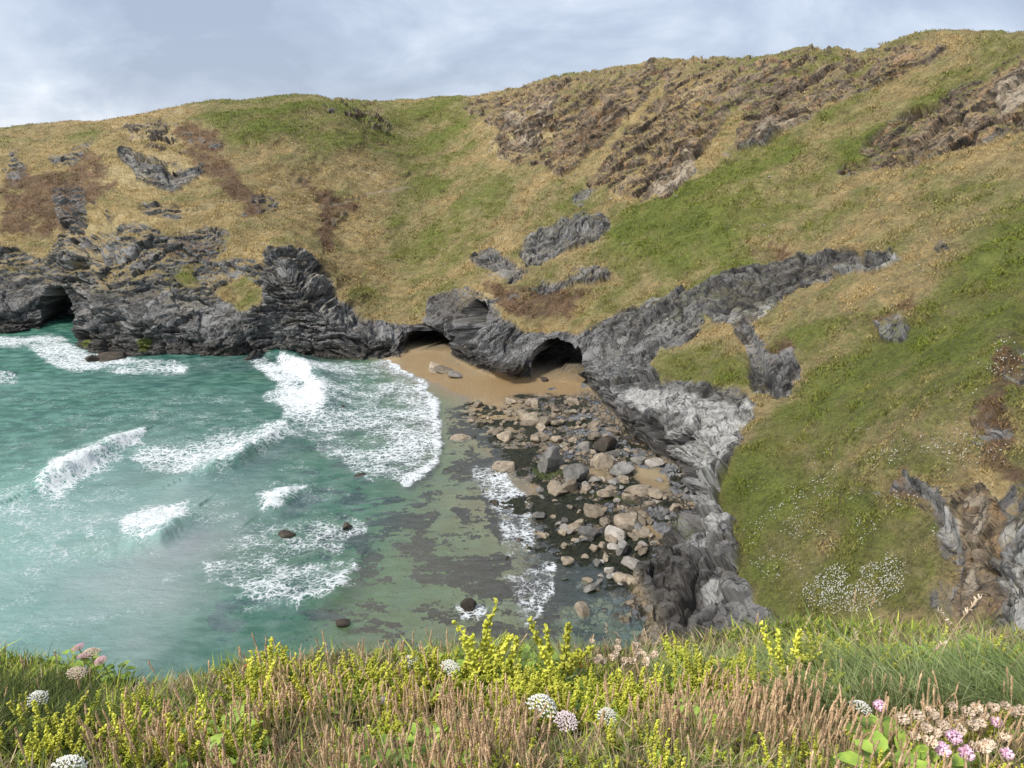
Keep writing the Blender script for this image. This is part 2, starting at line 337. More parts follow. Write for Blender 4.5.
BRACK = layer([
 (.8, [(165, 120), (200, 115), (230, 150), (250, 180), (280, 200), (250, 210), (200, 180), (180, 150)]), (1, [(290, 180), (310, 175), (330, 200), (372, 205), (330, 215), (340, 245), (320, 250), (320, 215)]),
 (1, [(480, 280), (520, 285), (560, 295), (600, 290), (560, 325), (520, 328), (495, 305)]), (.8, [(740, 255), (790, 240), (800, 250), (750, 265)]), (.9, [(0, 165), (60, 170), (100, 150), (120, 190), (60, 230), (0, 240)]),
 (.9, [(740, 340), (790, 340), (800, 390), (770, 400)]), (1, [(540, 170), (580, 110), (640, 90), (600, 150)]), (.6, [(870, 310), (930, 290), (910, 360), (880, 350)]), (.8, [(1000, 360), (1024, 350), (1040, 480), (1000, 470)]),
 (.7, [(860, 470), (950, 470), (1000, 480), (950, 500), (880, 490)]), (.7, [(100, 240), (230, 230), (210, 262), (130, 255)])
], 12)
CAVE = layer([(1, [(42, 335), (40, 298), (48, 284), (60, 286), (70, 308), (78, 335)]), (1, [(404, 363), (406, 334), (418, 322), (434, 330), (450, 342), (452, 363)]), (.55, [(452, 342), (456, 312), (474, 296), (488, 304), (484, 330), (468, 346)]),
              (1, [(528, 392), (532, 362), (546, 343), (565, 343), (581, 356), (582, 376), (574, 392)]), (.5, [(690, 530), (695, 500), (703, 500), (703, 532)]), (.25, [(262, 300), (282, 300), (280, 318), (264, 318)])], 4)
SCARP = layer([(1, [(700, 290), (760, 262), (860, 249), (905, 258), (880, 268), (815, 275), (760, 300), (730, 315)]), (.9, [(735, 320), (752, 330), (760, 360), (778, 398), (755, 390), (745, 360)]),
               (1, [(850, 480), (905, 470), (940, 500), (958, 540), (960, 612), (946, 612), (946, 540), (925, 500), (890, 490)]), (.8, [(1010, 300), (1030, 290), (1030, 400), (1014, 380)]),
               (.9, [(600, 580), (640, 600), (600, 640), (560, 660)]), (.6, [(115, 152), (160, 172), (200, 172), (160, 190)]), (.7, [(530, 245), (605, 220), (580, 240), (540, 260)])], 5)
PATH = layer([(1, [(318, 208), (345, 202), (370, 195), (395, 190), (412, 186)], 1.6), (.8, [(325, 245), (350, 243), (375, 235), (392, 228)], 1.2), (.8, [(342, 300), (370, 288), (395, 275)], 1.2),
              (.7, [(478, 255), (520, 225), (560, 190), (590, 170)], 1.5)], 2)
WEED = layer([(1, [(330, 490), (370, 490), (376, 508), (340, 512)]), (1, [(285, 500), (300, 490), (325, 498), (320, 512), (290, 514)]), (1, [(388, 520), (415, 500), (440, 515), (430, 530), (395, 532)]), (1, [(380, 545), (420, 530), (450, 545), (430, 560), (395, 560)]),
              (1, [(375, 602), (395, 600), (392, 610), (370, 609)]), (1, [(405, 570), (440, 560), (510, 555), (560, 570), (560, 610), (500, 600), (430, 590)]), (1, [(450, 510), (500, 505), (505, 530), (470, 535)]),
              (1, [(350, 552), (380, 550), (385, 595), (360, 592)]), (1, [(330, 545), (300, 540), (350, 530), (372, 545)]), (1, [(405, 618), (430, 600), (470, 612), (440, 628)]), (1, [(205, 620), (215, 600), (260, 595), (270, 612), (230, 635)]), (.8, [(480, 620), (560, 610), (560, 660), (420, 665)]),
              (1, [(440, 410), (470, 400), (500, 410), (540, 430), (545, 460), (530, 480), (500, 470), (470, 460), (450, 440)]), (1, [(440, 460), (490, 465), (520, 490), (530, 540), (500, 545), (480, 500)]),
              (1, [(525, 480), (560, 485), (600, 510), (640, 520), (650, 560), (600, 600), (560, 600), (535, 540)]), (.8, [(515, 390), (560, 395), (600, 410), (580, 430), (520, 420)])], 6)
SLAB = layer([(1, [(600, 420), (640, 448), (660, 470), (640, 470), (590, 440)]), (1, [(655, 462), (690, 470), (695, 500), (670, 490)]), (1, [(645, 500), (680, 515), (690, 535), (670, 545), (650, 525)]), (.8, [(580, 415), (620, 430), (600, 450), (570, 430)])], 5)
ALGA = layer([(1, [(90, 335), (100, 344), (92, 350), (84, 344)]), (1, [(136, 340), (150, 338), (150, 352), (136, 353)]), (.8, [(530, 470), (560, 466), (570, 480), (540, 484)]), (.8, [(590, 495), (640, 500), (640, 506), (600, 504)]), (.5, [(680, 520), (694, 515), (692, 545), (675, 548)]),
              (.3, [(664, 600), (690, 625), (680, 640), (655, 615)])], 3)

DARK_SHADE = layer([(1, [(560, 388), (600, 395), (640, 415), (668, 440), (672, 470), (640, 452), (606, 425), (585, 412)]), (1, [(600, 580), (660, 560), (700, 590), (715, 640), (690, 720), (560, 720), (590, 620)]), (.8, [(690, 490), (708, 490), (706, 540), (690, 545)]), (.8, [(700, 290), (760, 262), (860, 249), (880, 262), (800, 275), (740, 305)]), (.7, [(425, 330), (430, 295), (455, 288), (480, 300), (450, 320)])], 8)  # dark rock, plus painted shade on the scarp face and undercut
ORANGE = layer([(1, [(468, 374), (500, 378), (590, 376), (575, 400), (500, 404), (480, 394)]), (.75, [(395, 352), (440, 352), (470, 372), (480, 400), (430, 396)]), (.7, [(645, 512), (662, 520), (655, 538), (640, 530)]), (.7, [(585, 495), (610, 500), (600, 525), (585, 515)]), (.6, [(500, 480), (530, 485), (525, 500), (505, 495)])], 6)
KEEP = layer([(1, [(262, 262), (268, 248), (302, 248), (325, 262), (342, 300), (400, 322), (400, 360), (262, 360)]), (1, [(600, 320), (690, 285), (760, 258), (860, 246), (912, 256), (880, 275), (800, 298), (755, 322), (765, 350), (800, 350), (802, 400), (750, 400), (740, 340), (700, 340), (640, 380)]),
               (.8, [(522, 242), (560, 221), (607, 214), (611, 232), (560, 262), (524, 270)]), (.8, [(470, 262), (490, 246), (528, 275), (520, 284)]), (.8, [(540, 292), (600, 262), (620, 275), (560, 296)]), (.8, [(112, 150), (208, 168), (178, 194), (128, 170)]), (.8, [(590, 400), (760, 400), (720, 500), (800, 640), (560, 720)])], 6)
NEARROCK = layer([(1, [(585, 590), (650, 565), (690, 540), (700, 470), (735, 450), (745, 600), (800, 650), (800, 720), (560, 720)])], 14)
def build_terrain():
    NA, ND, NR = 1350, 1500, 900
    az = np.radians(np.linspace(-46, 46, NA)); r = np.r_[np.linspace(12, 320, ND - 160), np.geomspace(321, 520, 160)]
    azc = az[::6]; azc = np.r_[azc, az[-1]] if azc[-1] != az[-1] else azc
    A, R = np.meshgrid(azc, r, indexing='ij'); X, Y = R * np.sin(A), R * np.cos(A)
    Z, d, bed = height(X, Y)
    el = np.arctan2(Z - H, R); wgt = np.abs(np.diff(el, axis=1)) + 0.12 * np.diff(R, axis=1) / R[:, 1:] + 0.35 * np.hypot(np.diff(R, axis=1), np.diff(Z, axis=1)) / R[:, 1:]
    wgt *= np.where((R[:, 1:] < 40) | (R[:, 1:] > 300), 0.15, 1.0)
    c = np.cumsum(wgt, 1); c = np.c_[np.zeros(len(azc)), c]
    c = np.apply_along_axis(lambda v: np.convolve(np.pad(v, 1, 'edge'), np.array([.25, .5, .25]), 'valid'), 0, c)
    c = np.stack([np.interp(az, azc, c[:, k]) for k in range(c.shape[1])], 1)
    R2 = np.empty((NA, NR))
    for i in range(NA): R2[i] = np.interp(np.linspace(0, c[i, -1], NR), c[i], r)
    A2 = np.repeat(az[:, None], NR, 1); X, Y = R2 * np.sin(A2), R2 * np.cos(A2)
    Z, d, bed = height(X, Y)
    P = xyz(X, Y) * 1.0; P[..., 2] = Z
    du = np.gradient(P, axis=0); dv_ = np.gradient(P, axis=1); N = np.cross(dv_, du); N /= np.linalg.norm(N, axis=-1, keepdims=True) + 1e-9
    N *= np.sign(N[..., 2:3] + 1e-9)
    # smoothed outward direction
    for ax in (0, 1):
        N = np.apply_along_axis(lambda v: np.convolve(np.pad(v, 4, 'edge'), np.ones(9) / 9, 'valid'), ax, N)
    N /= np.linalg.norm(N, axis=-1, keepdims=True) + 1e-9
    px, py = to_px(P)
    j1 = fbm(P, 7, 4, 0.6); j2 = fbm(P + 77, 7, 4, 0.6)
    depth = np.maximum(P[..., 1], 20); jit = 900 / depth * 1.0
    jx, jy = px + j1 * jit, py + j2 * jit * 0.8
    S = lambda m, k=1.0: sample(m, px + (jx - px) * k, py + (jy - py) * k)
    keepm = S(KEEP, .8); rock, brown, pale, green, brack = np.maximum(S(ROCK, 1.7), S(ROCK, .5) * smooth(keepm, .3, .7)), S(BROWN, 1.5), S(PALE, 1.8), S(GREEN, 2.2), S(BRACK, 3.5)
    cave, scarp, path, weed, slab, alga = S(CAVE, .7), S(SCARP, .6), S(PATH, .3), S(WEED, 1.2), smooth(S(SLAB) * .8 + .8 * fbm(P + 19, (3, 2, 3), 3, .6), .35, .55), S(ALGA, .8)
    land = smooth(Z - bed, 0.25, 0.9)
    steep = 1 - N[..., 2]
    # rock shows wherever the ground is too steep for turf, wherever outlined, and in scattered outcrops
    far = smooth(np.hypot(X, Y), 36, 46)
    crop = smooth(fbm(P + 300, (9, 9, 5), 4, .6), 0.26, 0.40) * 0.85 * smooth(brack + brown, 0.1, 0.6)
    rk = np.clip(np.maximum(np.maximum(rock, brown * smooth(fbm(P + 5, (8, 7, 3), 4, .65), -0.42, -0.18)), crop), 0, 1)
    rk = np.maximum(rk, smooth(steep, 0.52, 0.66)); rk = np.maximum(rk, smooth(Z - bed, 4.2, 2.2) * land)
    rk = smooth(rk + 0.62 * fbm(P + 150, (5.5, 5.5, 2.6), 5, .68), 0.36, 0.62) * np.where(land > 0.01, 1, 0) * land
    # ---- strata frame: beds dip to the lower left as seen from the bay mouth, contorted
    leftside = smooth(-X, 10, 45)
    dip = np.radians(32)
    warp = 1.7 * fbm(P + 220, 8, 3) + 3.6 * fbm(P + 400, 30, 2) + leftside * (X + 25) * .40
    along = X * np.cos(dip) + Z * np.sin(dip); across = -X * np.sin(dip) + Z * np.cos(dip) + warp
    Q = np.stack([along, Y * 0.9 + warp, across], -1)
    f1, e1 = facets(Q, (9.0, 7.0, 2.5), 3); f2, e2 = facets(Q + 41, (3.8, 3.0, 0.95), 11)
    nearr0 = np.maximum(S(NEARROCK, .5), .5 * keepm)
    f3, e3 = facets(Q + 15, (1.5, 1.3, .45), 31)
    lay = ridged(Q + 9, (11, 9, 1.5), 4); lay2 = ridged(Q + 60, (5, 4, 0.55), 2)
    big = fbm(P + 500, (15, 15, 11), 3)
    def saw(w_, per): q_ = w_ / per; q_ = q_ - np.floor(q_); return np.where(q_ < .82, q_ / .82, (1 - q_) / .18) - .5
    ledge = saw(across + 1.1 * fbm(Q + 77, (14, 9, 5), 3), 3.1) * smooth(fbm(P + 44, 12, 2), -.25, .1) + .45 * saw(across + .6 * fbm(Q + 7, (7, 5, 3), 3), 1.15)
    sea_rocks = smooth(Z - bed, 9, 4)
    crag = (2.4 * big + 1.7 * f1 + 0.80 * f2 + 0.30 * f3 + 0.45 * lay + 0.15 * lay2 + 1.0 * ledge - 0.6 * smooth(e1, 0.10, 0.0) - 0.25 * smooth(e2, 0.10, 0.0)) * (1 - (.50 - .38 * brown) * smooth(steep, .42, .24) * (1 - nearr0)) * (1 - .35 * smooth(Z, 44, 54))
    amp = np.clip(depth / 95, 0.35, 1.0)
    nearr = S(NEARROCK, .5); crag = crag * (1 + 1.1 * nearr) + .9 * nearr * (fbm(P + 71, (5, 5, 4), 3) + .3)
    D = rk * crag * amp
    turfstreak = fbm(Q + 333, (24, 16, 2.4), 4, .6)
    D += (1 - rk) * land * (0.8 * fbm(P + 30, (9, 9, 6), 3) + 1.5 * turfstreak + 0.30 * fbm(P + 90, (2.2, 2.2, 1.2), 3, .65) + 0.14 * ridged(P + 12, (6, 6, .8), 2)) * np.clip(depth / 90, .4, 1)
    D += -0.35 * path * land - 1.5 * scarp * land * amp
    P = P + N * D[..., None]
    # caves: a real hollow running level into the cliff
    g = np.stack([N[..., 0], N[..., 1], np.zeros_like(Z)], -1); g /= np.linalg.norm(g, axis=-1, keepdims=True) + 1e-6
    hz = smooth(cave, 0.28, 0.75) * land
    P -= g * (hz * 16)[..., None] * np.clip(cave + .3, 0, 1)[..., None]; P[..., 2] = np.where(hz > .05, P[..., 2] - hz * 1.2, P[..., 2])
    # turf creeps over every rock ledge flat enough to hold it, away from the salt
    du = np.gradient(P, axis=0); dv_ = np.gradient(P, axis=1); N2 = np.cross(dv_, du); N2 = np.abs(N2[..., 2]) / (np.linalg.norm(N2, axis=-1) + 1e-9)
    keep = smooth(pale + rock * (.50 + .65 * smooth(Z, 14, 5)) + .42 * brown + .9 * sample(KEEP, jx, jy), .3, .9)
    creep = smooth(N2 + .30 * fbm(P + 640, 3, 3), .60, .84) * smooth(Z + 5 * j1, 5, 13) * (1 - .8 * keep)
    rkc = np.clip(rk * (1 - creep), 0, 1)
    gb = green * .80 + .20 * smooth(X, -10, 20) - .10 + .62 * turfstreak * 1.5 + .50 * fbm(P + 700, (13, 13, 7), 4, .6) + .42 * fbm(P + 800, (2.4, 2.4, 1.2), 4, .75) + .25 * creep
    gb = gb + .45 * smooth(fbm(P + 1300, (20, 20, 12), 3), .0, .35) * smooth(X, 0, 30)
    ks = np.array([-.35, -.05, .28, .55, .8, 1.15, 1.6])
    kc = np.array([(.45, .36, .19), (.365, .265, .118), (.300, .235, .108), (.245, .215, .086), (.175, .170, .048), (.155, .175, .036), (.112, .135, .022)])
    turf = np.stack([np.interp(gb, ks, kc[:, k]) for k in range(3)], -1)
    bb = smooth(brack + .75 * fbm(P + 860, (5, 5, 3), 4, .7), .40, .85) * .85
    bcol = np.array([.15, .088, .055]) * (1 + .7 * fbm(P + 880, 1.5, 3, .7))[..., None]; turf = turf * (1 - bb[..., None]) + bcol * bb[..., None]
    # foreshore: low rocks, cobbles, weed ledges and sand
    shore = (1 - land); inbay = shore * smooth(bed, -1.0, -0.1)
    pxf, pyf = px, py
    Pf = xyz(X, Y)
    sandz = layer([(1, [(395, 355), (470, 372), (590, 380), (575, 394), (500, 396), (450, 391), (425, 380)]), (1, [(635, 462), (660, 470), (672, 492), (650, 490), (632, 480)]), (.9, [(640, 515), (665, 525), (660, 540), (640, 530)]), (.8, [(590, 470), (615, 478), (600, 488), (580, 478)]), (.8, [(500, 480), (545, 485), (540, 500), (505, 492)])], 4)
    sand = sample(sandz, jx, jy)
    cob = smooth(px + 14 * j1, 495, 540) * smooth(py, 386, 398) * (1 - sand) * inbay
    c1, ce1 = facets(Pf + .3 * fbm(Pf, 2, 2)[..., None], (2.1, 1.7, 3), 5); c2, ce2 = facets(Pf + 3, (.85, .75, 2), 9)
    P[..., 2] += cob * (0.42 * (c1 + .5) * smooth(ce1, 0, .25) + 0.22 * (c2 + .5) * smooth(ce2, 0, .3) - 0.12) * (1 - .6 * weed)
    wd = smooth(weed * .50 + 1.15 * fbm(Pf + 60, (3.6, 2.2, 4), 6, .8), .33, .45) * shore * smooth(weed, .05, .3)
    wd = np.maximum(wd, smooth(fbm(Pf + 600, (3.6, 2.0, 4), 6, .78), .10, .20) * smooth(px, 230, 330) * smooth(py, 395, 450) * shore)
    wd *= (1 - sand)
    P[..., 2] += wd * (.10 + .22 * np.abs(fbm(Pf + 8, (1.8, 1.1, 2), 3, .6)))
    P[..., 2] += shore * slabbump(Pf, slab)
    sand = np.maximum(sand, (1 - cob) * shore)
    V = P.reshape(-1, 3); F = grid_faces(NA, NR)[:, ::-1]
    tone = np.clip(0.5 + 0.6 * fbm(Q + 900, (16, 14, 3.2), 4, .55), 0, 1)
    m1 = np.stack([rkc, np.clip(brown, 0, 1), pale, green], -1).reshape(-1, 4)
    m2 = np.stack([brack, wd, sand * shore, np.maximum(alga, 0)], -1).reshape(-1, 4)
    wet_shade = np.maximum(smooth(Z + 1.0 * j1 - 0.4, 3.4, 1.2), .9 * S(DARK_SHADE)) * land  # wet cliff foot joined with the dark rock and painted shade outlines
    m3 = np.stack([land, wet_shade, tone, np.maximum(path, hz * 0)], -1).reshape(-1, 4)
    m4 = np.stack([cob, slab * shore, S(ORANGE, .6), np.clip(0.5 + .5 * lay, 0, 1)], -1).reshape(-1, 4)
    # the left headland and the right hillside meet in the gully
    side = (A2 < math.radians(-7.0))
    fs = side.reshape(-1)[F[:, 0]]
    sea_part = None
    for name, msk in (('hill_left', fs), ('hill_right', ~fs)):
        Fm = F[msk]; used = np.unique(Fm); remap = np.full(len(V), -1, np.int64); remap[used] = np.arange(len(used))
        me = np_mesh(name, V[used], remap[Fm], MAT_TERRAIN, rkc.reshape(-1)[Fm[:, 0]] < .5)
        for nm, m in (('m1', m1), ('m2', m2), ('m3', m3), ('m4', m4), ('turf', turf.reshape(-1, 3))): add_col(me, nm, m[used])
        add_vec(me, 'strata', Q.reshape(-1, 3)[used])
        o = link(bpy.data.objects.new(name, me)); tag(o, kind='structure')
    return X, Y, P, az, R2, land, rkc, turf, green, px, py

def add_vec(me, name, A):
    at = me.attributes.new(name, 'FLOAT_VECTOR', 'POINT'); at.data.foreach_set('vector', np.asarray(A, np.float32).ravel())
def slabbump(P, slab):
    f, e_ = facets(P + 20, (3.2, 1.6, 3), 21); return slab * (.25 * (f + .3)) * smooth(e_, 0, .15)

def terrain_material():
    s = NT('coastal_ground'); o = s.obj()
    rk, brown, pale, green = s.attr('m1'); brack, weed, sand, alga = s.attr('m2'); land, wet, tone, path = s.attr('m3'); cob, slab, al, lay = s.attr('m4')
    st = s.n('ShaderNodeAttribute', attribute_name='strata').outputs['Vector']
    nA = s.noise(o, 0.045, 6, .6); nB = s.noise(o, 0.35, 6, .65); nC = s.noise(o, 2.2, 5, .7); nD = s.noise(o, 0.9, 6, .75)
    tf = s.n('ShaderNodeVertexColor', layer_name='turf').outputs[0]
    hs = s.math('ADD', s.math('ADD', s.math('MULTIPLY', s.noise(o, 2.4, 6, .85), 3.4), s.math('MULTIPLY', s.noise(s.mapping(st, (.30, .30, 1.8)), 1.0, 7, .8), 2.6)), -1.97); c = s.mix(1.0, tf, s.n('ShaderNodeCombineColor').outputs[0], 'MULTIPLY') if False else None
    sc0 = s.n('ShaderNodeVectorMath', operation='SCALE'); s.l(tf, sc0.inputs[0]); s.l(hs, sc0.inputs[3]); c = sc0.outputs[0]
    c = s.mix(s.ramp(s.noise(o, 1.5, 5, .8), .60, .72, 0, .35), c, (.08, .07, .028)); c = s.mix(s.ramp(s.noise(o, 4.0, 3, .8), .60, .72, 0, .5), c, (.42, .36, .21))
    c = s.mix(s.ramp(path, .3, .7, 0, .8), c, (.42, .33, .22))
    # slate
    sn = s.noise(s.mapping(st, (.25, .25, .85)), 1.0, 8, .72, .3); sn2 = s.noise(s.mapping(st, (.55, .55, 3.2)), 1.0, 8, .75); sf = s.noise(st, 1.6, 7, .75)
    bs = s.mapping(st, (.28, .28, 1.35)); jb = s.n('ShaderNodeVectorMath', operation='ADD'); s.l(bs, jb.inputs[0]); jn = s.n('ShaderNodeTexNoise'); jn.inputs['Scale'].default_value = .9; jn.inputs['Detail'].default_value = 5; s.l(bs, jn.inputs['Vector']); jsc = s.n('ShaderNodeVectorMath', operation='SCALE'); s.l(jn.outputs['Color'], jsc.inputs[0]); jsc.inputs[3].default_value = 1.9; s.l(jsc.outputs[0], jb.inputs[1]); bs = jb.outputs[0]
    cell = s.n('ShaderNodeSeparateColor'); s.l(s.vor(bs, .75, 'F1', 1), cell.inputs[0]); cell2 = s.n('ShaderNodeSeparateColor'); s.l(s.vor(bs, 2.1, 'F1', 1), cell2.inputs[0])
    ed1 = s.vor(bs, .75, 'DISTANCE_TO_EDGE'); ed2 = s.vor(bs, 2.1, 'DISTANCE_TO_EDGE')
    blk = s.math('ADD', s.math('MULTIPLY', cell.outputs[0], .5), s.math('ADD', s.math('MULTIPLY', cell2.outputs[0], .35), s.math('MULTIPLY', s.math('SUBTRACT', sn, .5), 1.3)))
    rc = s.mix(s.ramp(blk, .05, .85), (.058, .057, .056), (.275, .268, .258)); rc = s.mix(s.ramp(sn2, .50, .70, 0, .6), rc, (.38, .37, .35))
    rc = s.mix(s.ramp(sf, .46, .36, 0, .75), rc, (.03, .03, .032)); rc = s.mix(s.ramp(nB, .52, .7, 0, .35), rc, (.19, .15, .11))
    vein = s.math('ABSOLUTE', s.math('SUBTRACT', s.noise(s.mapping(st, (.25, .25, .5)), .9, 5, .6, 1.2), .5)); rc = s.mix(s.math('MULTIPLY', s.ramp(vein, .012, .002, 0, .6), s.ramp(nA, .5, .6)), rc, (.45, .44, .42))
    pl = s.math('ADD', pale, s.math('ADD', s.math('MULTIPLY', s.math('SUBTRACT', sn, .5), 1.3), s.math('MULTIPLY', s.math('SUBTRACT', cell.outputs[1], .5), .55))); rc = s.mix(s.ramp(pl, .42, .85, 0, .88), rc, s.mix(s.ramp(sn2, .35, .62), (.27, .265, .25), (.60, .59, .56)))
    crk = s.math('MINIMUM', s.math('MULTIPLY', ed1, 1.0), s.math('MULTIPLY', ed2, 1.6)); crk = s.ramp(s.math('ADD', crk, s.math('MULTIPLY', s.math('SUBTRACT', sf, .5), .12)), .05, .0, 0, .75); crk = s.math('MULTIPLY', crk, s.ramp(nD, .42, .56, .15, 1.0))
    rc = s.mix(crk, rc, (.022, .021, .021))
    bn = s.mix(s.ramp(sn, .35, .65), (.085, .062, .045), (.34, .25, .165)); bn = s.mix(s.ramp(nB, .49, .62, 0, .9), bn, (.42, .26, .13)); bn = s.mix(s.ramp(sf, .44, .28, 0, .85), bn, (.030, .026, .022))
    bn = s.mix(s.ramp(blk, .1, .55, .65, 0), bn, (.035, .028, .022)); bn = s.mix(s.ramp(pl, .45, .9, 0, .8), bn, (.50, .41, .30)); bn = s.mix(s.ramp(sn2, .52, .68, 0, .4), bn, (.12, .13, .06))
    rc = s.mix(s.ramp(brown, .3, .7, 0, .88), rc, s.mix(crk, bn, (.022, .018, .015)))
    rc = s.mix(s.ramp(s.noise(st, .5, 6, .7), .56, .70, 0, .45), rc, (.13, .115, .05))
    wet_shade_col = s.mix(s.ramp(sn2, .35, .65), (.022, .020, .019), (.105, .088, .070)); rc = s.mix(s.math('MULTIPLY', wet, .72), rc, wet_shade_col)  # wet rock tone, which also paints the scarp and undercut shade
    rc = s.mix(s.math('MULTIPLY', s.ramp(s.math('ADD', alga, s.math('SUBTRACT', nC, .5)), .45, .7), .8), rc, (.14, .17, .025))
    c = s.mix(rk, c, rc)
    # foreshore
    sc = s.mix(s.ramp(nB, .35, .65), (.40, .285, .155), (.50, .385, .225)); sc = s.mix(s.ramp(s.noise(o, .15, 4), .5, .68, 0, .6), sc, (.36, .33, .24))
    cc = s.vor(o, 1.15, 'F1', 1); cs = s.n('ShaderNodeSeparateColor'); s.l(cc, cs.inputs[0])
    cbl = s.mix(cs.outputs[0], (.20, .16, .11), (.46, .37, .26)); cbl = s.mix(s.ramp(cs.outputs[1], .55, .8), cbl, (.20, .21, .23)); cbl = s.mix(s.ramp(s.vor(o, 1.15, 'DISTANCE_TO_EDGE'), .12, .02, 0, .9), cbl, (.03, .026, .02))
    cbl = s.mix(s.ramp(nB, .52, .62, 0, .8), cbl, (.055, .045, .03))
    sc = s.mix(al, sc, (.43, .29, .145)); sh = s.mix(sand, cbl, sc); slc = s.mix(s.ramp(nD, .35, .65), (.12, .12, .125), (.36, .355, .355)); sh = s.mix(s.ramp(slab, .3, .6), sh, slc)
    wc = s.mix(s.ramp(nC, .35, .65), (.010, .014, .009), (.055, .058, .030)); sh = s.mix(s.ramp(s.math('ADD', weed, s.math('MULTIPLY', s.math('SUBTRACT', nC, .5), 1.2)), .38, .62), sh, wc)
    sh = s.mix(s.math('MULTIPLY', s.ramp(s.math('ADD', alga, s.math('MULTIPLY', s.math('SUBTRACT', nD, .5), 1.6)), .5, .8), .8), sh, (.08, .11, .02))
    c = s.mix(land, sh, c)
    bh = s.math('ADD', s.math('ADD', s.math('MULTIPLY', sn2, .4), s.math('MULTIPLY', sf, .6)), s.math('SUBTRACT', s.math('MULTIPLY', blk, .35), s.math('MULTIPLY', crk, .4))); bh = s.fmix(rk, s.math('ADD', s.math('MULTIPLY', s.noise(o, 3.0, 5, .8), .7), s.math('MULTIPLY', nD, .5)), bh)
    nrm = s.bump(bh, 1.0, .9)
    rough = s.fmix(s.math('MULTIPLY', s.math('SUBTRACT', 1.0, land), .85), .88, .28); rough = s.fmix(slab, rough, .25)
    return s.done(s.bsdf(c, rough, nrm, .35))
MAT_TERRAIN = terrain_material()
TX, TY, TP, TAZ, TR, TLAND, TRK, TTURF, TGREEN, TPX, TPY = build_terrain(); TZ = TP[..., 2]
def ground_z(x, y):                       # final surface height under a plan point
    x = np.atleast_1d(np.asarray(x, float)); y = np.atleast_1d(np.asarray(y, float))
    a = np.arctan2(x, y); r = np.hypot(x, y)
    i = np.clip(np.round((a - TAZ[0]) / (TAZ[1] - TAZ[0])).astype(int), 0, len(TAZ) - 1)
    return np.array([np.interp(rr, TR[k], TZ[k]) for k, rr in zip(i, r)])

# ================================================================== SEA
FOAM = layer([
 (.50, [(285, 361), (392, 361), (408, 374), (430, 400), (441, 430), (430, 470), (405, 482), (360, 480), (330, 462), (300, 440), (270, 430), (296, 400), (300, 380)]),
 (1.1, [(392, 362), (418, 380), (436, 405), (441, 430), (436, 455), (424, 474), (405, 483)], 3.2), (.8, [(250, 356), (285, 359), (310, 375), (323, 400), (318, 412), (290, 409), (258, 398), (275, 385), (258, 370)]),
 (1.1, [(282, 362), (306, 374), (320, 396), (318, 410)], 5), (.95, [(35, 488), (50, 462), (90, 447), (130, 432), (140, 440), (125, 458), (90, 477), (62, 493), (40, 493)]),
 (.55, [(140, 447), (200, 440), (240, 437), (272, 425), (284, 434), (262, 450), (235, 468), (200, 476), (150, 470), (132, 460)]), (1.1, [(228, 464), (255, 446), (282, 428)], 5), (1.1, [(118, 450), (138, 434)], 5),
 (.9, [(118, 518), (150, 508), (188, 505), (192, 520), (165, 540), (140, 549), (122, 545)]), (.95, [(262, 500), (280, 495), (300, 489), (300, 500), (275, 514), (264, 516)]),
 (.58, [(190, 560), (250, 550), (300, 565), (345, 560), (356, 570), (335, 597), (300, 607), (240, 592), (200, 582)]), (1.0, [(300, 606), (330, 598), (350, 576), (352, 562)], 4),
 (.62, [(-200, 325), (0, 333), (60, 332), (80, 350), (130, 358), (190, 362), (188, 376), (120, 374), (60, 372), (30, 350), (-200, 345)]), (.5, [(190, 361), (410, 361), (410, 366), (190, 366)]), (.95, [(-20, 377), (16, 376), (18, 382), (-20, 385)]),
 (.24, [(0, 385), (180, 385), (250, 400), (330, 480), (340, 560), (300, 610), (0, 640)]), (.33, [(-100, 470), (60, 490), (140, 500), (160, 560), (60, 560), (-100, 520)]), (.38, [(230, 520), (340, 520), (350, 550), (250, 560)]),
 (.9, [(500, 468), (518, 490), (530, 515), (528, 548)], 2.5), (.45, [(470, 470), (505, 470), (528, 500), (528, 545), (505, 560), (490, 510)]), (.9, [(540, 566), (553, 570), (546, 598), (528, 625)], 2.5), (.45, [(500, 570), (550, 566), (545, 600), (520, 620)]),
 (.6, [(440, 368), (470, 378), (488, 396), (500, 406)], 3), (.5, [(335, 470), (350, 525), (360, 530), (345, 532)]), (.7, [(450, 600), (480, 600), (490, 615), (460, 618)]), (.6, [(340, 520), (356, 520), (358, 528), (340, 530)], 3)
], 6)
AIR = layer([(1, [(-300, 430), (60, 480), (200, 500), (230, 560), (180, 640), (100, 680), (-300, 700)]), (.6, [(60, 440), (330, 430), (330, 480), (300, 520), (100, 520)]), (.5, [(-200, 340), (60, 340), (70, 380), (-200, 390)])], 90)
SANDY = layer([(1, [(420, 370), (520, 370), (560, 480), (560, 680), (300, 680), (330, 600), (420, 500), (445, 430)])], 80)
CREST = [([(250, 352), (285, 358), (310, 372), (323, 398), (319, 416)], .9), ([(30, 492), (60, 480), (95, 462), (140, 434)], 1.1), ([(190, 480), (235, 466), (284, 428)], 1.0), ([(116, 550), (160, 543), (194, 514)], .8),
         ([(262, 516), (302, 492)], .6), ([(230, 596), (300, 606), (335, 598), (356, 566)], .5), ([(-30, 384), (20, 378)], .9)]
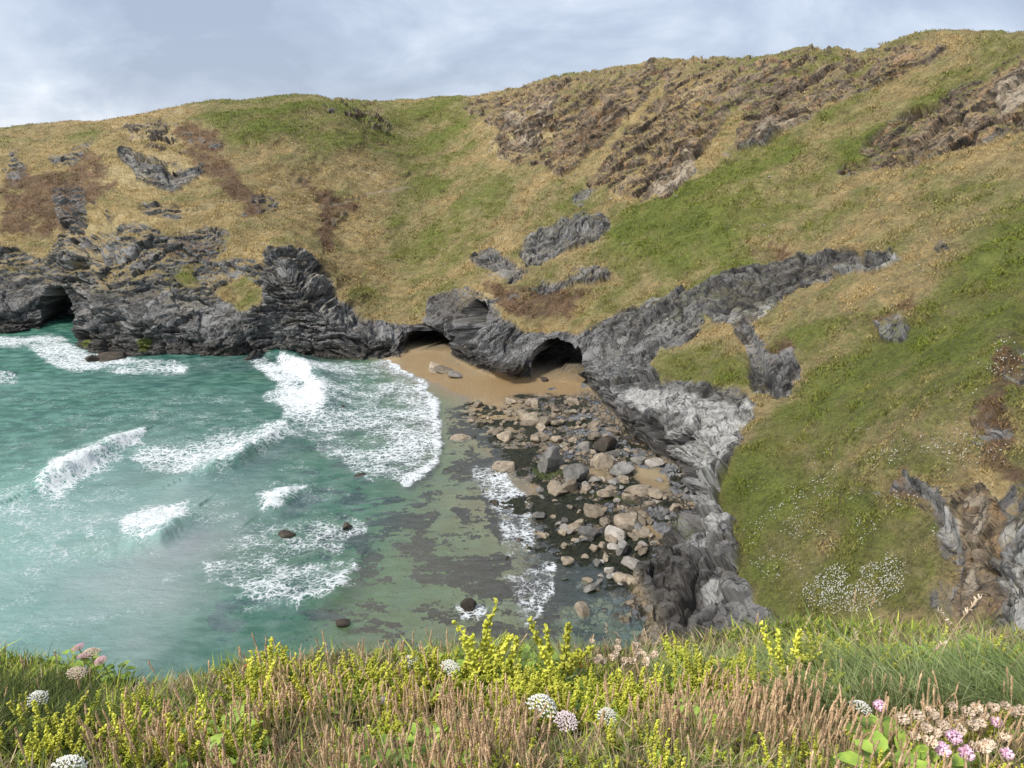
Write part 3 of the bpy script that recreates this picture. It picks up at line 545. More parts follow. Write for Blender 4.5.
def build_sea():
    NA, NR = 900, 900; az = np.radians(np.r_[np.linspace(-80, -44, 60), np.linspace(-43.9, 16, 800), np.linspace(16.2, 30, 40)])
    r = np.r_[np.geomspace(28, 210, 840), np.geomspace(213, 6000, 60)]
    A, R = np.meshgrid(az, r, indexing='ij'); X, Y = R * np.sin(A), R * np.cos(A); P = xyz(X, Y)
    inner = smooth(R, 320, 230)
    px, py = to_px(P); front = (np.abs(A) < 1.1)
    bed = bed_f(X, Y); dep = np.clip(-bed, 0, 12); calm = smooth(dep, 0, 1.6)
    Z = (.16 * fbm(P, (9, 5, 5), 3) + .10 * fbm(P + 60, (2.6, 1.3, 3), 3, .6) * calm + .22 * np.sin((X * .45 - Y * 1.0) / 4.2 + 2.2 * fbm(P + 9, 24, 2)) * calm) * inner
    for pts, hh in CREST:
        W = at_z(*np.array(pts, float).T, 0.0)[:, :2]; best = np.full(X.shape, 1e9); sd_ = np.zeros(X.shape); endf = np.zeros(X.shape)
        tot = len(W) - 1
        for k in range(tot):
            a, b = W[k], W[k + 1]; ab = b - a; L = (ab ** 2).sum(); t = np.clip(((X - a[0]) * ab[0] + (Y - a[1]) * ab[1]) / L, 0, 1)
            dx, dy = X - a[0] - t * ab[0], Y - a[1] - t * ab[1]; dd = np.hypot(dx, dy); nb = dd < best
            best = np.where(nb, dd, best); sd_ = np.where(nb, ab[0] * dy - ab[1] * dx, sd_); endf = np.where(nb, (k + t) / tot, endf)
        back = sd_ > 0                        # steep shoreward face, long back
        prof = np.where(back, np.exp(-(best / 3.6) ** 2), np.exp(-(best / 1.3) ** 2)) * np.sin(np.pi * np.clip(endf, .04, .96)) ** .5
        Z += 1.7 * hh * prof * (1 + .35 * fbm(P + 5, 1.5, 3))
    f = lambda m, k: sample(m, px + k * j1, py + k * j2 * .6)
    j1 = fbm(P + 11, 5, 4, .6); j2 = fbm(P + 99, 5, 4, .6); kx = 900 / np.maximum(Y, 30)
    foam = f(FOAM, kx * 1.5) * front * np.clip(.92 + .85 * fbm(P + 321, (7, 4, 5), 3), .45, 1.15)
    foam = np.maximum(foam, smooth(R, 170, 300) * .1)
    lace = fbm(P + 7, (1.4, .9, 2), 4, .65)
    Z += .25 * foam * (lace + .3) * inner * smooth(foam, .5, .9)
    P[..., 2] = Z
    over = np.clip(TBED(X, Y), -12, 5)
    dd = np.clip(Z - over, 0, 12)
    V = P.reshape(-1, 3)
    me = np_mesh('sea', V, grid_faces(len(az), len(r))[:, ::-1], MAT_SEA)
    add_col(me, 's1', np.stack([np.clip(foam, 0, 1.2), dd / 12, f(AIR, 0) * front + (1 - front) * .3, f(SANDY, 0) * front], -1).reshape(-1, 4))
    o = link(bpy.data.objects.new('sea', me)); tag(o, kind='structure'); return o
def TBED(X, Y): return bed_f(X, Y)

def sea_material():
    s = NT('sea_water'); o = s.obj(); foam, dep, air, sandy = s.attr('s1')
    d = s.math('MULTIPLY', s.math('MULTIPLY', dep, 12.0), s.math('SUBTRACT', 1.0, s.math('MULTIPLY', sandy, .30)))
    def T(k): return s.math('EXPONENT', s.math('MULTIPLY', d, -k))
    # water body: what light passes, and what the cloudy water throws back
    cb_ = s.n('ShaderNodeCombineColor'); s.l(T(1.0), cb_.inputs[0]); s.l(T(.34), cb_.inputs[1]); s.l(T(.55), cb_.inputs[2]); trans = cb_.outputs[0]
    n0 = s.noise(o, .05, 4); n1_ = s.noise(s.mapping(o, (.5, 1, 1), (0, 0, -.35)), .6, 6, .65)
    deep = s.mix(s.ramp(n1_, .38, .64), (.018, .115, .075), (.095, .28, .185)); milky = s.mix(s.ramp(n0, .3, .7), (.20, .50, .37), (.35, .62, .48))
    sandw = (.15, .25, .11)
    a2 = s.math('ADD', air, s.math('MULTIPLY', s.math('SUBTRACT', n0, .5), 1.0))
    scat = s.mix(s.ramp(a2, .05, 1.1, 0, .85), deep, milky); scat = s.mix(s.ramp(sandy, .1, .9, 0, .8), scat, sandw)
    scat = s.mix(s.ramp(s.noise(o, .09, 3), .5, .7, 0, .22), scat, (.10, .22, .12))
    inv = s.mix(1.0, (1, 1, 1), trans, 'SUBTRACT'); body = s.mix(1.0, scat, inv, 'MULTIPLY')
    w1 = s.noise(s.mapping(o, (.45, 1, 1), (0, 0, -.3)), 1.3, 7, .68, .4); w2 = s.noise(o, 5.0, 4, .6)
    nb = s.bump(s.math('ADD', w1, s.math('MULTIPLY', w2, .25)), .8, .30)
    tr = s.n('ShaderNodeBsdfTransparent'); s.l(trans, tr.inputs[0]); df = s.n('ShaderNodeBsdfDiffuse'); s.l(body, df.inputs[0]); s.l(nb, df.inputs['Normal'])
    ad = s.n('ShaderNodeAddShader'); s.l(tr.outputs[0], ad.inputs[0]); s.l(df.outputs[0], ad.inputs[1])
    gl = s.n('ShaderNodeBsdfGlossy'); gl.inputs['Roughness'].default_value = .14; s.l(nb, gl.inputs['Normal'])
    fr = s.n('ShaderNodeFresnel'); fr.inputs[0].default_value = 1.33; s.l(nb, fr.inputs['Normal'])
    wm = s.n('ShaderNodeMixShader'); s.l(s.math('MULTIPLY', fr.outputs[0], .28), wm.inputs[0]); s.l(ad.outputs[0], wm.inputs[1]); s.l(gl.outputs[0], wm.inputs[2])
    # foam: torn lace, thicker where the mask is strong
    wv = s.n('ShaderNodeVectorMath', operation='ADD'); s.l(o, wv.inputs[0]); nz = s.n('ShaderNodeTexNoise'); nz.inputs['Scale'].default_value = .9; nz.inputs['Detail'].default_value = 4; s.l(o, nz.inputs['Vector'])
    sc2 = s.n('ShaderNodeVectorMath', operation='SCALE'); s.l(nz.outputs['Color'], sc2.inputs[0]); sc2.inputs[3].default_value = 1.6; s.l(sc2.outputs[0], wv.inputs[1]); wo = s.mapping(wv.outputs[0], (.75, 1.15, 1), (0, 0, -.3))
    ve = s.vor(wo, .95, 'DISTANCE_TO_EDGE'); ve2 = s.vor(wo, 2.3, 'DISTANCE_TO_EDGE'); fz = s.noise(o, 2.8, 6, .8)
    lacev = s.math('MINIMUM', ve, s.math('MULTIPLY', ve2, 1.3)); lace = s.ramp(lacev, .22, .0)
    val = s.math('ADD', s.math('MULTIPLY', lace, .42), s.math('MULTIPLY', fz, .65)); val = s.math('ADD', val, s.math('MULTIPLY', s.math('SUBTRACT', s.noise(o, .35, 5, .7), .5), .6))
    th = s.math('SUBTRACT', 1.06, s.math('MULTIPLY', foam, .90)); fm = s.ramp(s.math('SUBTRACT', val, th), -.16, .20)
    fm = s.math('MULTIPLY', fm, s.ramp(foam, .04, .22)); fm = s.math('MULTIPLY', fm, .96)
    fb = s.bsdf((.80, .83, .83), .75, s.bump(s.math('ADD', fz, val), .7, .35), .2)
    fin = s.n('ShaderNodeMixShader'); s.l(fm, fin.inputs[0]); s.l(wm.outputs[0], fin.inputs[1]); s.l(fb, fin.inputs[2])
    return s.done(fin.outputs[0])
MAT_SEA = sea_material(); SEA = build_sea()

# ================================================================== FAR TURF TUFTS, CAMPION, LOOSE STONE
def simple_mat(name, col1, col2=None, scale=20, rough=.8, spec=.25, attr=None, vary=.25, trans=0.0):
    s = NT(name); o = s.obj()
    if attr: c = s.n('ShaderNodeVertexColor', layer_name=attr).outputs[0]
    else: c = s.mix(s.ramp(s.noise(o, scale, 4, .65), .35, .65), col1, col2 or col1)
    oi = s.n('ShaderNodeObjectInfo').outputs['Random']; hsv = s.n('ShaderNodeHueSaturation'); s.l(c, hsv.inputs['Color']); s.l(s.ramp(oi, 0, 1, 1 - vary, 1 + vary), hsv.inputs['Value']); c = hsv.outputs[0]
    sh = s.bsdf(c, rough, None, spec)
    if trans:
        t = s.n('ShaderNodeBsdfTranslucent'); s.l(c, t.inputs[0]); m = s.n('ShaderNodeMixShader'); m.inputs[0].default_value = trans; s.l(sh, m.inputs[1]); s.l(t.outputs[0], m.inputs[2]); sh = m.outputs[0]
    return s.done(sh)

def blades(base, hgt, wid, lean, col, name, mat, nseg=1, kind='stuff', droop=0.0):
    """one mesh of tapering blades; arrays: base (n,3), hgt (n), wid (n), lean (n,2), col (n,3)"""
    n = len(base); ang = RNG.uniform(0, 2 * np.pi, n); sx, sy = np.cos(ang) * wid / 2, np.sin(ang) * wid / 2
    rows = []
    for k in range(nseg + 1):
        t = k / nseg; c = base + np.stack([lean[:, 0] * hgt * t ** 1.6, lean[:, 1] * hgt * t ** 1.6, hgt * (t - droop * t * t)], -1)
        if k < nseg: f = 1 - .55 * t; rows += [c + np.stack([sx * f, sy * f, 0 * sx], -1), c - np.stack([sx * f, sy * f, 0 * sx], -1)]
        else: rows += [c]
    m = 2 * nseg + 1; V = np.stack(rows, 1).reshape(-1, 3); b = np.arange(n)[:, None] * m; F = []
    for k in range(nseg):
        a = b + 2 * k
        if k < nseg - 1: F += [np.hstack([a, a + 1, a + 3]), np.hstack([a, a + 3, a + 2])]
        else: F += [np.hstack([a, a + 1, a + 2])]
    me = np_mesh(name, V, np.vstack(F), mat); add_col(me, 'col', np.repeat(col, m, 0))
    return me

MAT_TUFT = simple_mat('turf_blades', None, attr='col', rough=.9, vary=0, trans=.25, spec=.1)
TVIS = (TLAND > .9) & (TRK < .35) & (np.hypot(TX, TY) > 40) & (TPX > -60) & (TPX < 1090) & (TPY > 20) & (TPY < 720)
idx = np.flatnonzero(TVIS.ravel()); wgt_ = np.ones(len(idx)); idx = RNG.choice(idx, 64000, replace=False)
Pv = TP.reshape(-1, 3)[idx]; cv = TTURF.reshape(-1, 3)[idx]; dist_ = np.linalg.norm(Pv - [0, 0, H], axis=1)
nb = 5; base = np.repeat(Pv, nb, 0); ds = np.repeat(dist_, nb); base[:, :2] += RNG.normal(0, 1, (len(base), 2)) * (.10 + ds[:, None] * .0018)
hh = ds * RNG.uniform(.0012, .0034, len(base)) * (.5 + 1.0 * smooth(fbm(base + 70, 3, 3), -.2, .4)); hh = np.minimum(hh, .5)
cc_ = np.repeat(cv * 1.25 * RNG.uniform(.75, 1.25, (len(cv), 1)), nb, 0) * RNG.uniform(.85, 1.25, (len(base), 1))
me = blades(base - [0, 0, .06], hh, hh * .55, RNG.normal(0, .55, (len(base), 2)), cc_, 'hillside_grass', MAT_TUFT)
tag(link(bpy.data.objects.new('grass', me)), 'short windswept olive and straw coloured turf covering the cove slopes', 'grass', kind='stuff')

# sea campion: masses of tiny white flowers on the green mound
CAMP = layer([(1, [(800, 600), (810, 575), (850, 560), (890, 552), (905, 570), (900, 590), (870, 610), (830, 618)]), (.5, [(918, 532), (935, 530), (940, 548), (925, 552)]), (.35, [(740, 500), (800, 460), (960, 420), (1000, 340), (1030, 340), (1000, 460), (940, 480), (850, 560), (780, 600), (745, 560)]),
              (.3, [(940, 420), (975, 420), (975, 445), (945, 440)]), (.3, [(850, 430), (870, 425), (880, 440), (860, 445)]), (.06, [(600, 250), (900, 160), (1024, 230), (900, 320), (760, 260)])], 10)
wv_ = sample(CAMP, TPX, TPY) * (fbm(TP + 1000, 2.6, 3, .6) > .05) * TVIS; wf_ = (wv_ ** 1.6).ravel(); wf_ /= wf_.sum()
ic = RNG.choice(len(wf_), 1500, replace=False, p=wf_); Pc = TP.reshape(-1, 3)[ic]; dc = np.linalg.norm(Pc - [0, 0, H], axis=1)
rr = dc * RNG.uniform(.0006, .0012, len(Pc)); oc = np.array([(1, 0, 0), (-.5, .87, 0), (-.5, -.87, 0), (0, 0, 1.0), (0, 0, -.3)])
V = (Pc[:, None, :] + oc[None] * rr[:, None, None] + np.array([0, 0, .22])).reshape(-1, 3); b = np.arange(len(Pc))[:, None] * 5
F = np.vstack([b + np.array(f) for f in ((0, 1, 3), (1, 2, 3), (2, 0, 3), (1, 0, 4), (2, 1, 4), (0, 2, 4))])
me = np_mesh('white_wildflowers', V, F, simple_mat('campion_white', (.62, .62, .55), vary=0)); tag(link(bpy.data.objects.new('white_wildflowers', me)), 'drift of tiny white campion flowers on the green mound', 'wildflowers', kind='stuff')

# ---- boulders
def boulder_mesh(name, seed, mat, sub=3, flat=.75, cuts=15):
    import bmesh
    bm = bmesh.new(); bmesh.ops.create_icosphere(bm, subdivisions=sub, radius=1.0); V = np.array([v.co[:] for v in bm.verts]); rg = np.random.default_rng(seed)
    for _ in range(cuts):
        n = rg.normal(size=3); n /= np.linalg.norm(n); dcut = rg.uniform(.48, .8); k = V @ n; V -= np.where(k > dcut, (k - dcut) * .98, 0)[:, None] * n
    V *= np.array([1.0, rg.uniform(.7, .95), flat]); V += V * (.07 * fbm(V + seed * 3, .9, 3, .6))[:, None] + .018 * np.stack([noise(V + 5 * k + seed, .22) for k in range(3)], -1)
    for v, c in zip(bm.verts, V): v.co = c
    me = bpy.data.meshes.new(name); bm.to_mesh(me); bm.free(); me.materials.append(mat)
    for p in me.polygons: p.use_smooth = False
    return me
def rock_mat(name, a, b, spk, moss=None):
    s = NT(name); o = s.obj(); oi = s.n('ShaderNodeObjectInfo'); v = s.n('ShaderNodeVectorMath', operation='ADD'); s.l(o, v.inputs[0]); s.l(oi.outputs['Location'], v.inputs[1]); o = v.outputs[0]
    c = s.mix(s.ramp(s.noise(o, 1.4, 6, .7), .35, .65), a, b); c = s.mix(s.ramp(s.noise(o, 6, 5, .8), .55, .7, 0, .6), c, spk); c = s.mix(s.ramp(s.noise(s.mapping(o, (1, 1, 4)), 1.6, 5, .7), .56, .64, 0, .7), c, tuple(x * .35 for x in a))
    if moss: c = s.mix(s.ramp(s.noise(o, .9, 4), .5, .62, 0, .8), c, moss)
    h = s.n('ShaderNodeHueSaturation'); s.l(c, h.inputs['Color']); s.l(s.ramp(oi.outputs['Random'], 0, 1, .7, 1.3), h.inputs['Value'])
    return s.done(s.bsdf(h.outputs[0], .75, s.bump(s.noise(o, 5, 6, .75), .8, .12), .35))
RM = {'tan': rock_mat('sandstone', (.17, .135, .095), (.31, .255, .185), (.42, .36, .27)), 'grey': rock_mat('grey_slate', (.115, .11, .10), (.24, .225, .20), (.36, .34, .31)), 'dark': rock_mat('wet_weedy_rock', (.028, .024, .02), (.075, .055, .038), (.13, .10, .07), (.03, .026, .016)),
      'pale': rock_mat('bleached_stone', (.24, .215, .18), (.36, .33, .29), (.46, .43, .38))}
BM = {k: [boulder_mesh('boulder', 10 * i + j, RM[k]) for j in range(5)] for i, k in enumerate(RM)}
_bi = [0]
def put_boulder(px, py, wpx, hpx, kind, label=None, group=None, cat='boulder', z=None, name='boulder'):
    z0 = 0.3
    for _ in range(6):
        p = at_z(px, py + hpx * .45, z0); z0 = .5 * z0 + .5 * float(ground_z(p[0], p[1])[0]) if z is None else z
    p = at_z(px, py + hpx * .45, z0); gz = float(ground_z(p[0], p[1])[0]) if z is None else z
    t = np.linalg.norm(p - np.array([0, 0, H])); w_ = wpx / FPX * t * .5; hz = hpx / FPX * t * .55
    _bi[0] += 1; me = BM[kind][_bi[0] % 5]; o = bpy.data.objects.new(name, me); o.location = (p[0], p[1], gz + hz * .35); o.scale = (w_ * 1.3, w_ * 1.3, hz / .55)
    o.rotation_euler = (random.uniform(-.2, .2), random.uniform(-.2, .2), random.uniform(0, 6.28)); link(o); tag(o, label, cat, group); return o
MAIN = [(552, 452, 29, 34, 'grey', 'tall pointed grey brown boulder, highest on the foreshore'), (573, 469, 29, 19, 'grey', 'broad rounded grey brown boulder just below the pointed one'), (605, 458, 21, 20, 'tan', 'upright tan boulder leaning on its flatter neighbour'),
 (623, 467, 23, 13, 'grey', 'low flat brown boulder against the upright tan one'), (603, 443, 28, 17, 'dark', 'dark knobbly boulder beside the pale blue slabs'), (592, 508, 20, 14, 'tan', 'squarish orange tan boulder in the middle of the cobbles'),
 (590, 530, 21, 13, 'grey', 'flat topped grey boulder in dark weed'), (615, 531, 18, 16, 'pale', 'pale grey angular boulder with a bright top'), (629, 518, 26, 17, 'tan', 'large tan slab shaped boulder beside grey ledges'), (607, 492, 17, 11, 'tan', 'tan boulder just above the green algae patch'),
 (641, 489, 27, 9, 'tan', 'long low tan boulder at the edge of the sand'), (583, 607, 21, 15, 'tan', 'reddish tan boulder alone in the green pool by the black outcrop'), (620, 575, 17, 10, 'tan', 'small tan boulder in dark weed near the black outcrop'),
 (633, 562, 21, 9, 'pale', 'flat pale boulder above the black outcrop'), (622, 546, 15, 12, 'grey', 'rounded grey boulder ringed by sandy pools'), (597, 560, 11, 9, 'grey', 'little blue grey boulder in black weed'), (574, 526, 14, 12, 'tan', 'pair-top tan boulder left of the flat topped grey one'),
 (556, 486, 20, 10, 'tan', 'tan boulder beside the weed edged sand pool'), (542, 420, 22, 10, 'tan', 'tan boulder near the head of the boulder field'), (470, 603, 16, 11, 'dark', 'dark wet boulder in white wash above the green plants'),
 (347, 525, 12, 6, 'dark', 'dark brown rock ringed with foam in the shallows'), (287, 532, 15, 5, 'dark', 'low dark rock breaking the water left of the foam ringed one'), (342, 622, 15, 6, 'dark', 'brown rock in still green water above the plants'), (262, 597, 12, 6, 'dark', 'low dark rock below the lacy wash'),
 (380, 566, 8, 6, 'tan', 'little reddish rock standing in dark underwater weed'), (343, 407, 12, 4, 'dark', 'thin dark rock in the foam sheet'), (360, 475, 12, 4, 'dark', 'thin dark rock at the lower edge of the foam sheet'), (94, 358, 22, 5, 'dark', 'low black reef rock in surf below the left cliff, left one'),
 (112, 356, 24, 7, 'dark', 'black reef rock in surf below the left cliff, right one'), (545, 379, 9, 4, 'dark', 'small dark rock on the orange sand before the cave'), (436, 366, 22, 6, 'tan', 'flat tan ledge rock outside the small cave'), (455, 373, 18, 5, 'pale', 'pale flat rock on the sand beside the cliff foot'), (446, 369, 20, 5, 'tan', 'thin brown slab rock lying on the sand'),
 (505, 465, 24, 9, 'tan', 'cracked tan rock at the weedy water edge'), (462, 437, 20, 6, 'tan', 'low reddish rock poking from weed near the foam arc')]
for a in MAIN: put_boulder(*a[:5], label=a[5], z=(-.1 if a[4] == 'dark' and a[0] < 480 else None))
def in_poly(x, y, pts):
    c = False
    for i in range(len(pts)):
        (x0, y0), (x1, y1) = pts[i], pts[(i + 1) % len(pts)]
        if (y0 > y) != (y1 > y) and x < (x1 - x0) * (y - y0) / (y1 - y0) + x0: c = not c
    return c
ZONES = [([(470, 400), (590, 398), (620, 440), (560, 442), (520, 440), (470, 425)], 75, (6, 17), 'tan', 'low reddish tan rock in the jumble below the orange sand', 'reddish rocks below the sand'),
         ([(560, 440), (640, 446), (690, 480), (690, 540), (640, 545), (600, 500), (540, 470)], 85, (6, 19), 'mix', 'small grey or tan rock among the boulders under the white cliff', 'small rocks under the white cliff'),
         ([(530, 480), (600, 500), (650, 545), (640, 580), (590, 590), (540, 540)], 60, (6, 17), 'mix', 'small tan rock standing in black weed on the foreshore', 'small rocks in the black weed'),
         ([(425, 415), (500, 430), (540, 480), (545, 560), (500, 590), (440, 560), (430, 480)], 30, (4, 9), 'dark', 'small dark rock awash in the weedy shallows', 'dark rocks in the shallows')]
for pts, n, (a, b), kd, lab, grp in ZONES:
    xs, ys = [p[0] for p in pts], [p[1] for p in pts]; k = 0
    while k < n:
        x, y = random.uniform(min(xs), max(xs)), random.uniform(min(ys), max(ys))
        if not in_poly(x, y, pts): continue
        w_ = a + (b - a) * random.random() ** 2; put_boulder(x, y, w_, w_ * random.uniform(.4, .65), (random.choice(['tan', 'tan', 'grey', 'grey', 'tan', 'pale']) if kd == 'mix' else kd), lab, grp, 'rock', name='small_rock'); k += 1
# pale stones lying on the turf
cand = np.flatnonzero((TVIS & (TPY > 100) & (TPY < 440)).ravel() & (RNG.random(TVIS.size) < .01)); cand = RNG.choice(cand, 60, replace=False)
for k in cand:
    p = TP.reshape(-1, 3)[k]; t = np.linalg.norm(p - [0, 0, H]); _bi[0] += 1; o = bpy.data.objects.new('stone', BM[random.choice(['pale', 'pale', 'grey'])][_bi[0] % 5]); r_ = t / FPX * random.uniform(.7, 2.0)
    o.location = p + np.array([0, 0, r_ * .3]); o.scale = (r_, r_, r_ * .7); o.rotation_euler[2] = random.uniform(0, 6); link(o); tag(o, 'small pale stone lying on the steep turf above the cove', 'stone', 'pale stones on the turf')

# ================================================================== FOREGROUND LEDGE
def ledge_z(x, y):
    x = np.asarray(x, float); y = np.asarray(y, float); P = xyz(x, y)
    edge = 2.62 + .16 * np.sin(x * 1.7 + .4) + .10 * noise(P + 3, .6)
    z = -1.46 - .50 * (y - 1.45) + .05 * noise(P, .5) + .025 * noise(P + 9, .17)
    z = z + .13 * smooth(x, .35, 1.5) * smooth(y, 1.4, 2.2) - .10 * smooth(np.abs(x + 1.38), .45, .05) * smooth(y, 1.7, 2.4)
    over = np.maximum(y - edge, 0); z = z - over * 1.9 - over ** 2 * .3
    return H + z
gx, gy = np.meshgrid(np.linspace(-6, 6, 260), np.r_[np.linspace(-3, 4.2, 220), np.linspace(4.4, 11, 30)], indexing='ij')
V = np.stack([gx, gy, ledge_z(gx, gy)], -1).reshape(-1, 3)
s = NT('cliff_top_soil'); o_ = s.obj(); c = s.mix(s.ramp(s.noise(o_, 18, 6, .7), .4, .6), (.045, .05, .018), (.13, .10, .05)); c = s.mix(s.ramp(s.noise(o_, 3, 4), .5, .6), c, (.05, .065, .015)); soil = s.done(s.bsdf(c, .95, s.bump(s.noise(o_, 40, 4, .7), .8, .02)))
me = np_mesh('ground', V, grid_faces(260, 250), soil); tag(link(bpy.data.objects.new('ground', me)), kind='structure')
def on_ledge(px, py, up=0.0):             # plan point of the ledge whose point `up` above ground shows at a pixel
    u, dy, dz = ray(px, py); t = 1.2
    for _ in range(400):
        if H + dz * t <= float(ledge_z(u * t, dy * t)) + up: break
        t += .01
    return float(u * t), float(dy * t), float(H + dz * t)
def rand_ledge(n, y0=1.15, y1=2.75, wide=.85):
    y = RNG.uniform(y0, y1, n); x = RNG.uniform(-1, 1, n) * (y * wide + .6); return x, y
def fg_px(x, y, z): return to_px(np.stack([x, y, z], -1))

# under-storey: short leaves, stems and litter
n = 125000; x, y = rand_ledge(n, 1.0, 2.85, 1.5); z = ledge_z(x, y); P = xyz(x, y); g1 = fbm(P + 4, .5, 3); pxx, pyy = fg_px(x, y, z)
lush = smooth(fbm(P + 30, .38, 3) - .5 * smooth(pyy, 690, 740) * smooth(pxx, 260, 330) + .25 * smooth(pxx, 300, 200), -.15, .25)
cA = np.array([(.50, .38, .24), (.34, .24, .15), (.56, .45, .29), (.25, .21, .10)])[RNG.integers(0, 4, n)]; cB = np.array([(.24, .32, .06), (.38, .45, .08), (.17, .23, .07), (.52, .56, .10)])[RNG.integers(0, 4, n)]
pick = (RNG.random(n) < .30 + .58 * lush)[:, None]; col = np.where(pick, cB, cA) * RNG.uniform(.6, 1.2, (n, 1))
me = blades(np.stack([x, y, z - .01], -1), RNG.uniform(.025, .085, n), RNG.uniform(.003, .011, n), RNG.normal(0, .55, (n, 2)), col, 'undergrowth', MAT_TUFT, 2, droop=.15)
tag(link(bpy.data.objects.new('undergrowth', me)), 'tangle of short brown and green stems carpeting the cliff top', 'undergrowth', kind='stuff')
# long fine grass: right-hand clump, left corner, wisps
def grass_patch(pxr, pyr, n, h, col, leanx, name, lab):
    pxs = RNG.uniform(*pxr, n); pys = RNG.uniform(*pyr, n); B = []
    u, dy, dz = ray(pxs, pys); t = np.full(n, 1.2)
    for _ in range(200):
        m = H + dz * t > ledge_z(u * t, dy * t); t = np.where(m, t + .012, t)
    B = np.stack([u * t, dy * t, H + dz * t], -1); B[:, 1] = np.minimum(B[:, 1], 2.9)
    B[:, 2] = ledge_z(B[:, 0], B[:, 1]); hh_ = RNG.uniform(.6, 1.0, n) * h; cc2 = np.array(col)[RNG.integers(0, len(col), n)] * RNG.uniform(.6, 1.3, (n, 1))
    cl = fbm(B + 40, .12, 2); ln = np.stack([leanx + RNG.normal(0, .28, n) + .5 * cl, RNG.normal(.0, .3, n)], -1)
    me = blades(B, hh_, RNG.uniform(.0016, .0032, n), ln, cc2, name, MAT_TUFT, 4, droop=.28); tag(link(bpy.data.objects.new('grass', me)), lab, 'grass', kind='stuff')
GC = [(.38, .46, .19), (.29, .37, .15), (.48, .51, .27), (.22, .30, .11)]
grass_patch((770, 1400), (672, 725), 12000, .21, GC, -.35, 'g1', 'long fine grey green grass leaning left on the right of the cliff top')
grass_patch((640, 800), (668, 700), 1800, .17, GC + [(.40, .34, .18)], .2, 'g2', 'thin mixed green and straw grass in the middle of the cliff top')
grass_patch((-30, 100), (690, 768), 3200, .17, [(.10, .135, .045), (.07, .10, .03), (.15, .17, .07)], .2, 'g3', 'feathery grass painted dark for shade in the left corner of the cliff top')  # shade of this corner is put into the darker blade colours
grass_patch((450, 580), (660, 700), 1500, .18, GC, 0, 'g4', 'upright green grass between the tall beet plants')
grass_patch((-350, 1400), (690, 790), 8600, .11, GC + [(.34, .27, .15), (.40, .32, .19)], 0, 'g5', 'sparse short grass among the brown seed spikes')

# ---- plant pieces (local meshes)
def tube(path, rad, ns=5):
    path = np.asarray(path, float); n = len(path); T = np.gradient(path, axis=0); T /= np.linalg.norm(T, axis=1, keepdims=True) + 1e-9
    a = np.cross(T, [0.3, .9, .2]); a /= np.linalg.norm(a, axis=1, keepdims=True) + 1e-9; b_ = np.cross(T, a); th = np.arange(ns) / ns * 2 * np.pi; rad = np.broadcast_to(rad, n)
    V = path[:, None] + rad[:, None, None] * (np.cos(th)[None, :, None] * a[:, None] + np.sin(th)[None, :, None] * b_[:, None]); F = []
    for i in range(n - 1):
        for j in range(ns): F.append((i * ns + j, i * ns + (j + 1) % ns, (i + 1) * ns + (j + 1) % ns, (i + 1) * ns + j))
    return V.reshape(-1, 3), np.array(F)
def leaf(c, d, nrm_, L, W, curl=.2):       # a folded oval blade of 6 quads
    d = np.asarray(d, float); d /= np.linalg.norm(d); s_ = np.cross(d, nrm_); s_ /= np.linalg.norm(s_) + 1e-9; up = np.cross(s_, d); V = []
    for t, w_ in ((0, .12), (.25, .8), (.55, 1.0), (.85, .55), (1, .04)):
        q = np.asarray(c) + d * L * t - up * curl * L * t * t
        V += [q - s_ * W * w_ / 2 + up * W * .18 * w_, q, q + s_ * W * w_ / 2 + up * W * .18 * w_]
    F = []
    for i in range(4):
        for j in range(2): F.append((i * 3 + j, i * 3 + j + 1, i * 3 + j + 4, i * 3 + j + 3))
    return np.array(V), np.array(F)
class Acc:
    def __init__(s): s.V = []; s.F = []; s.n = 0
    def add(s, vf): s.V.append(vf[0]); s.F.append(vf[1] + s.n); s.n += len(vf[0])
    def mesh(s, name, mat, sm=True): return np_mesh(name, np.vstack(s.V), np.vstack(s.F), mat, sm)
def lump(c, r, seed=0):                    # small irregular bud (octahedron-like, quads)
    rg = np.random.default_rng(seed); V = np.array([(-1, -1, -1), (1, -1, -1), (1, 1, -1), (-1, 1, -1), (-1, -1, 1), (1, -1, 1), (1, 1, 1), (-1, 1, 1)], float) * .6 * (1 + .35 * rg.normal(size=(8, 3)) * .6)
    return np.asarray(c) + V * r, np.array([(0, 3, 2, 1), (4, 5, 6, 7), (0, 1, 5, 4), (1, 2, 6, 5), (2, 3, 7, 6), (3, 0, 4, 7)])
M_BEET = simple_mat('beet_flower_green', (.52, .54, .06), (.78, .76, .14), 60, .7, vary=.25, trans=.25); M_BEETD = simple_mat('beet_fresh_green', (.38, .45, .05), (.60, .64, .10), 60, .7, vary=.25, trans=.25)
M_LEAF = simple_mat('glossy_leaf', (.22, .34, .05), (.38, .50, .08), 25, .42, .5, vary=.3, trans=.25); M_STEMG = simple_mat('green_stem', (.26, .30, .08), (.36, .36, .12), 30, vary=.1)
M_BROWN = simple_mat('dry_plantain_brown', (.34, .22, .13), (.60, .44, .27), 90, .9, .1, vary=.3); M_STRAW = simple_mat('straw', (.38, .29, .16), (.50, .41, .25), 40, .85, .1, vary=.2)
M_WHITE = simple_mat('cream_floret', (.74, .73, .62), (.88, .87, .80), 150, .8, .1, vary=.06); M_PINK = simple_mat('pink_floret', (.70, .36, .44), (.86, .60, .66), 150, .8, .1, vary=.1); M_PINKW = simple_mat('blush_floret', (.66, .52, .54), (.82, .74, .74), 150, .8, .1, vary=.05)
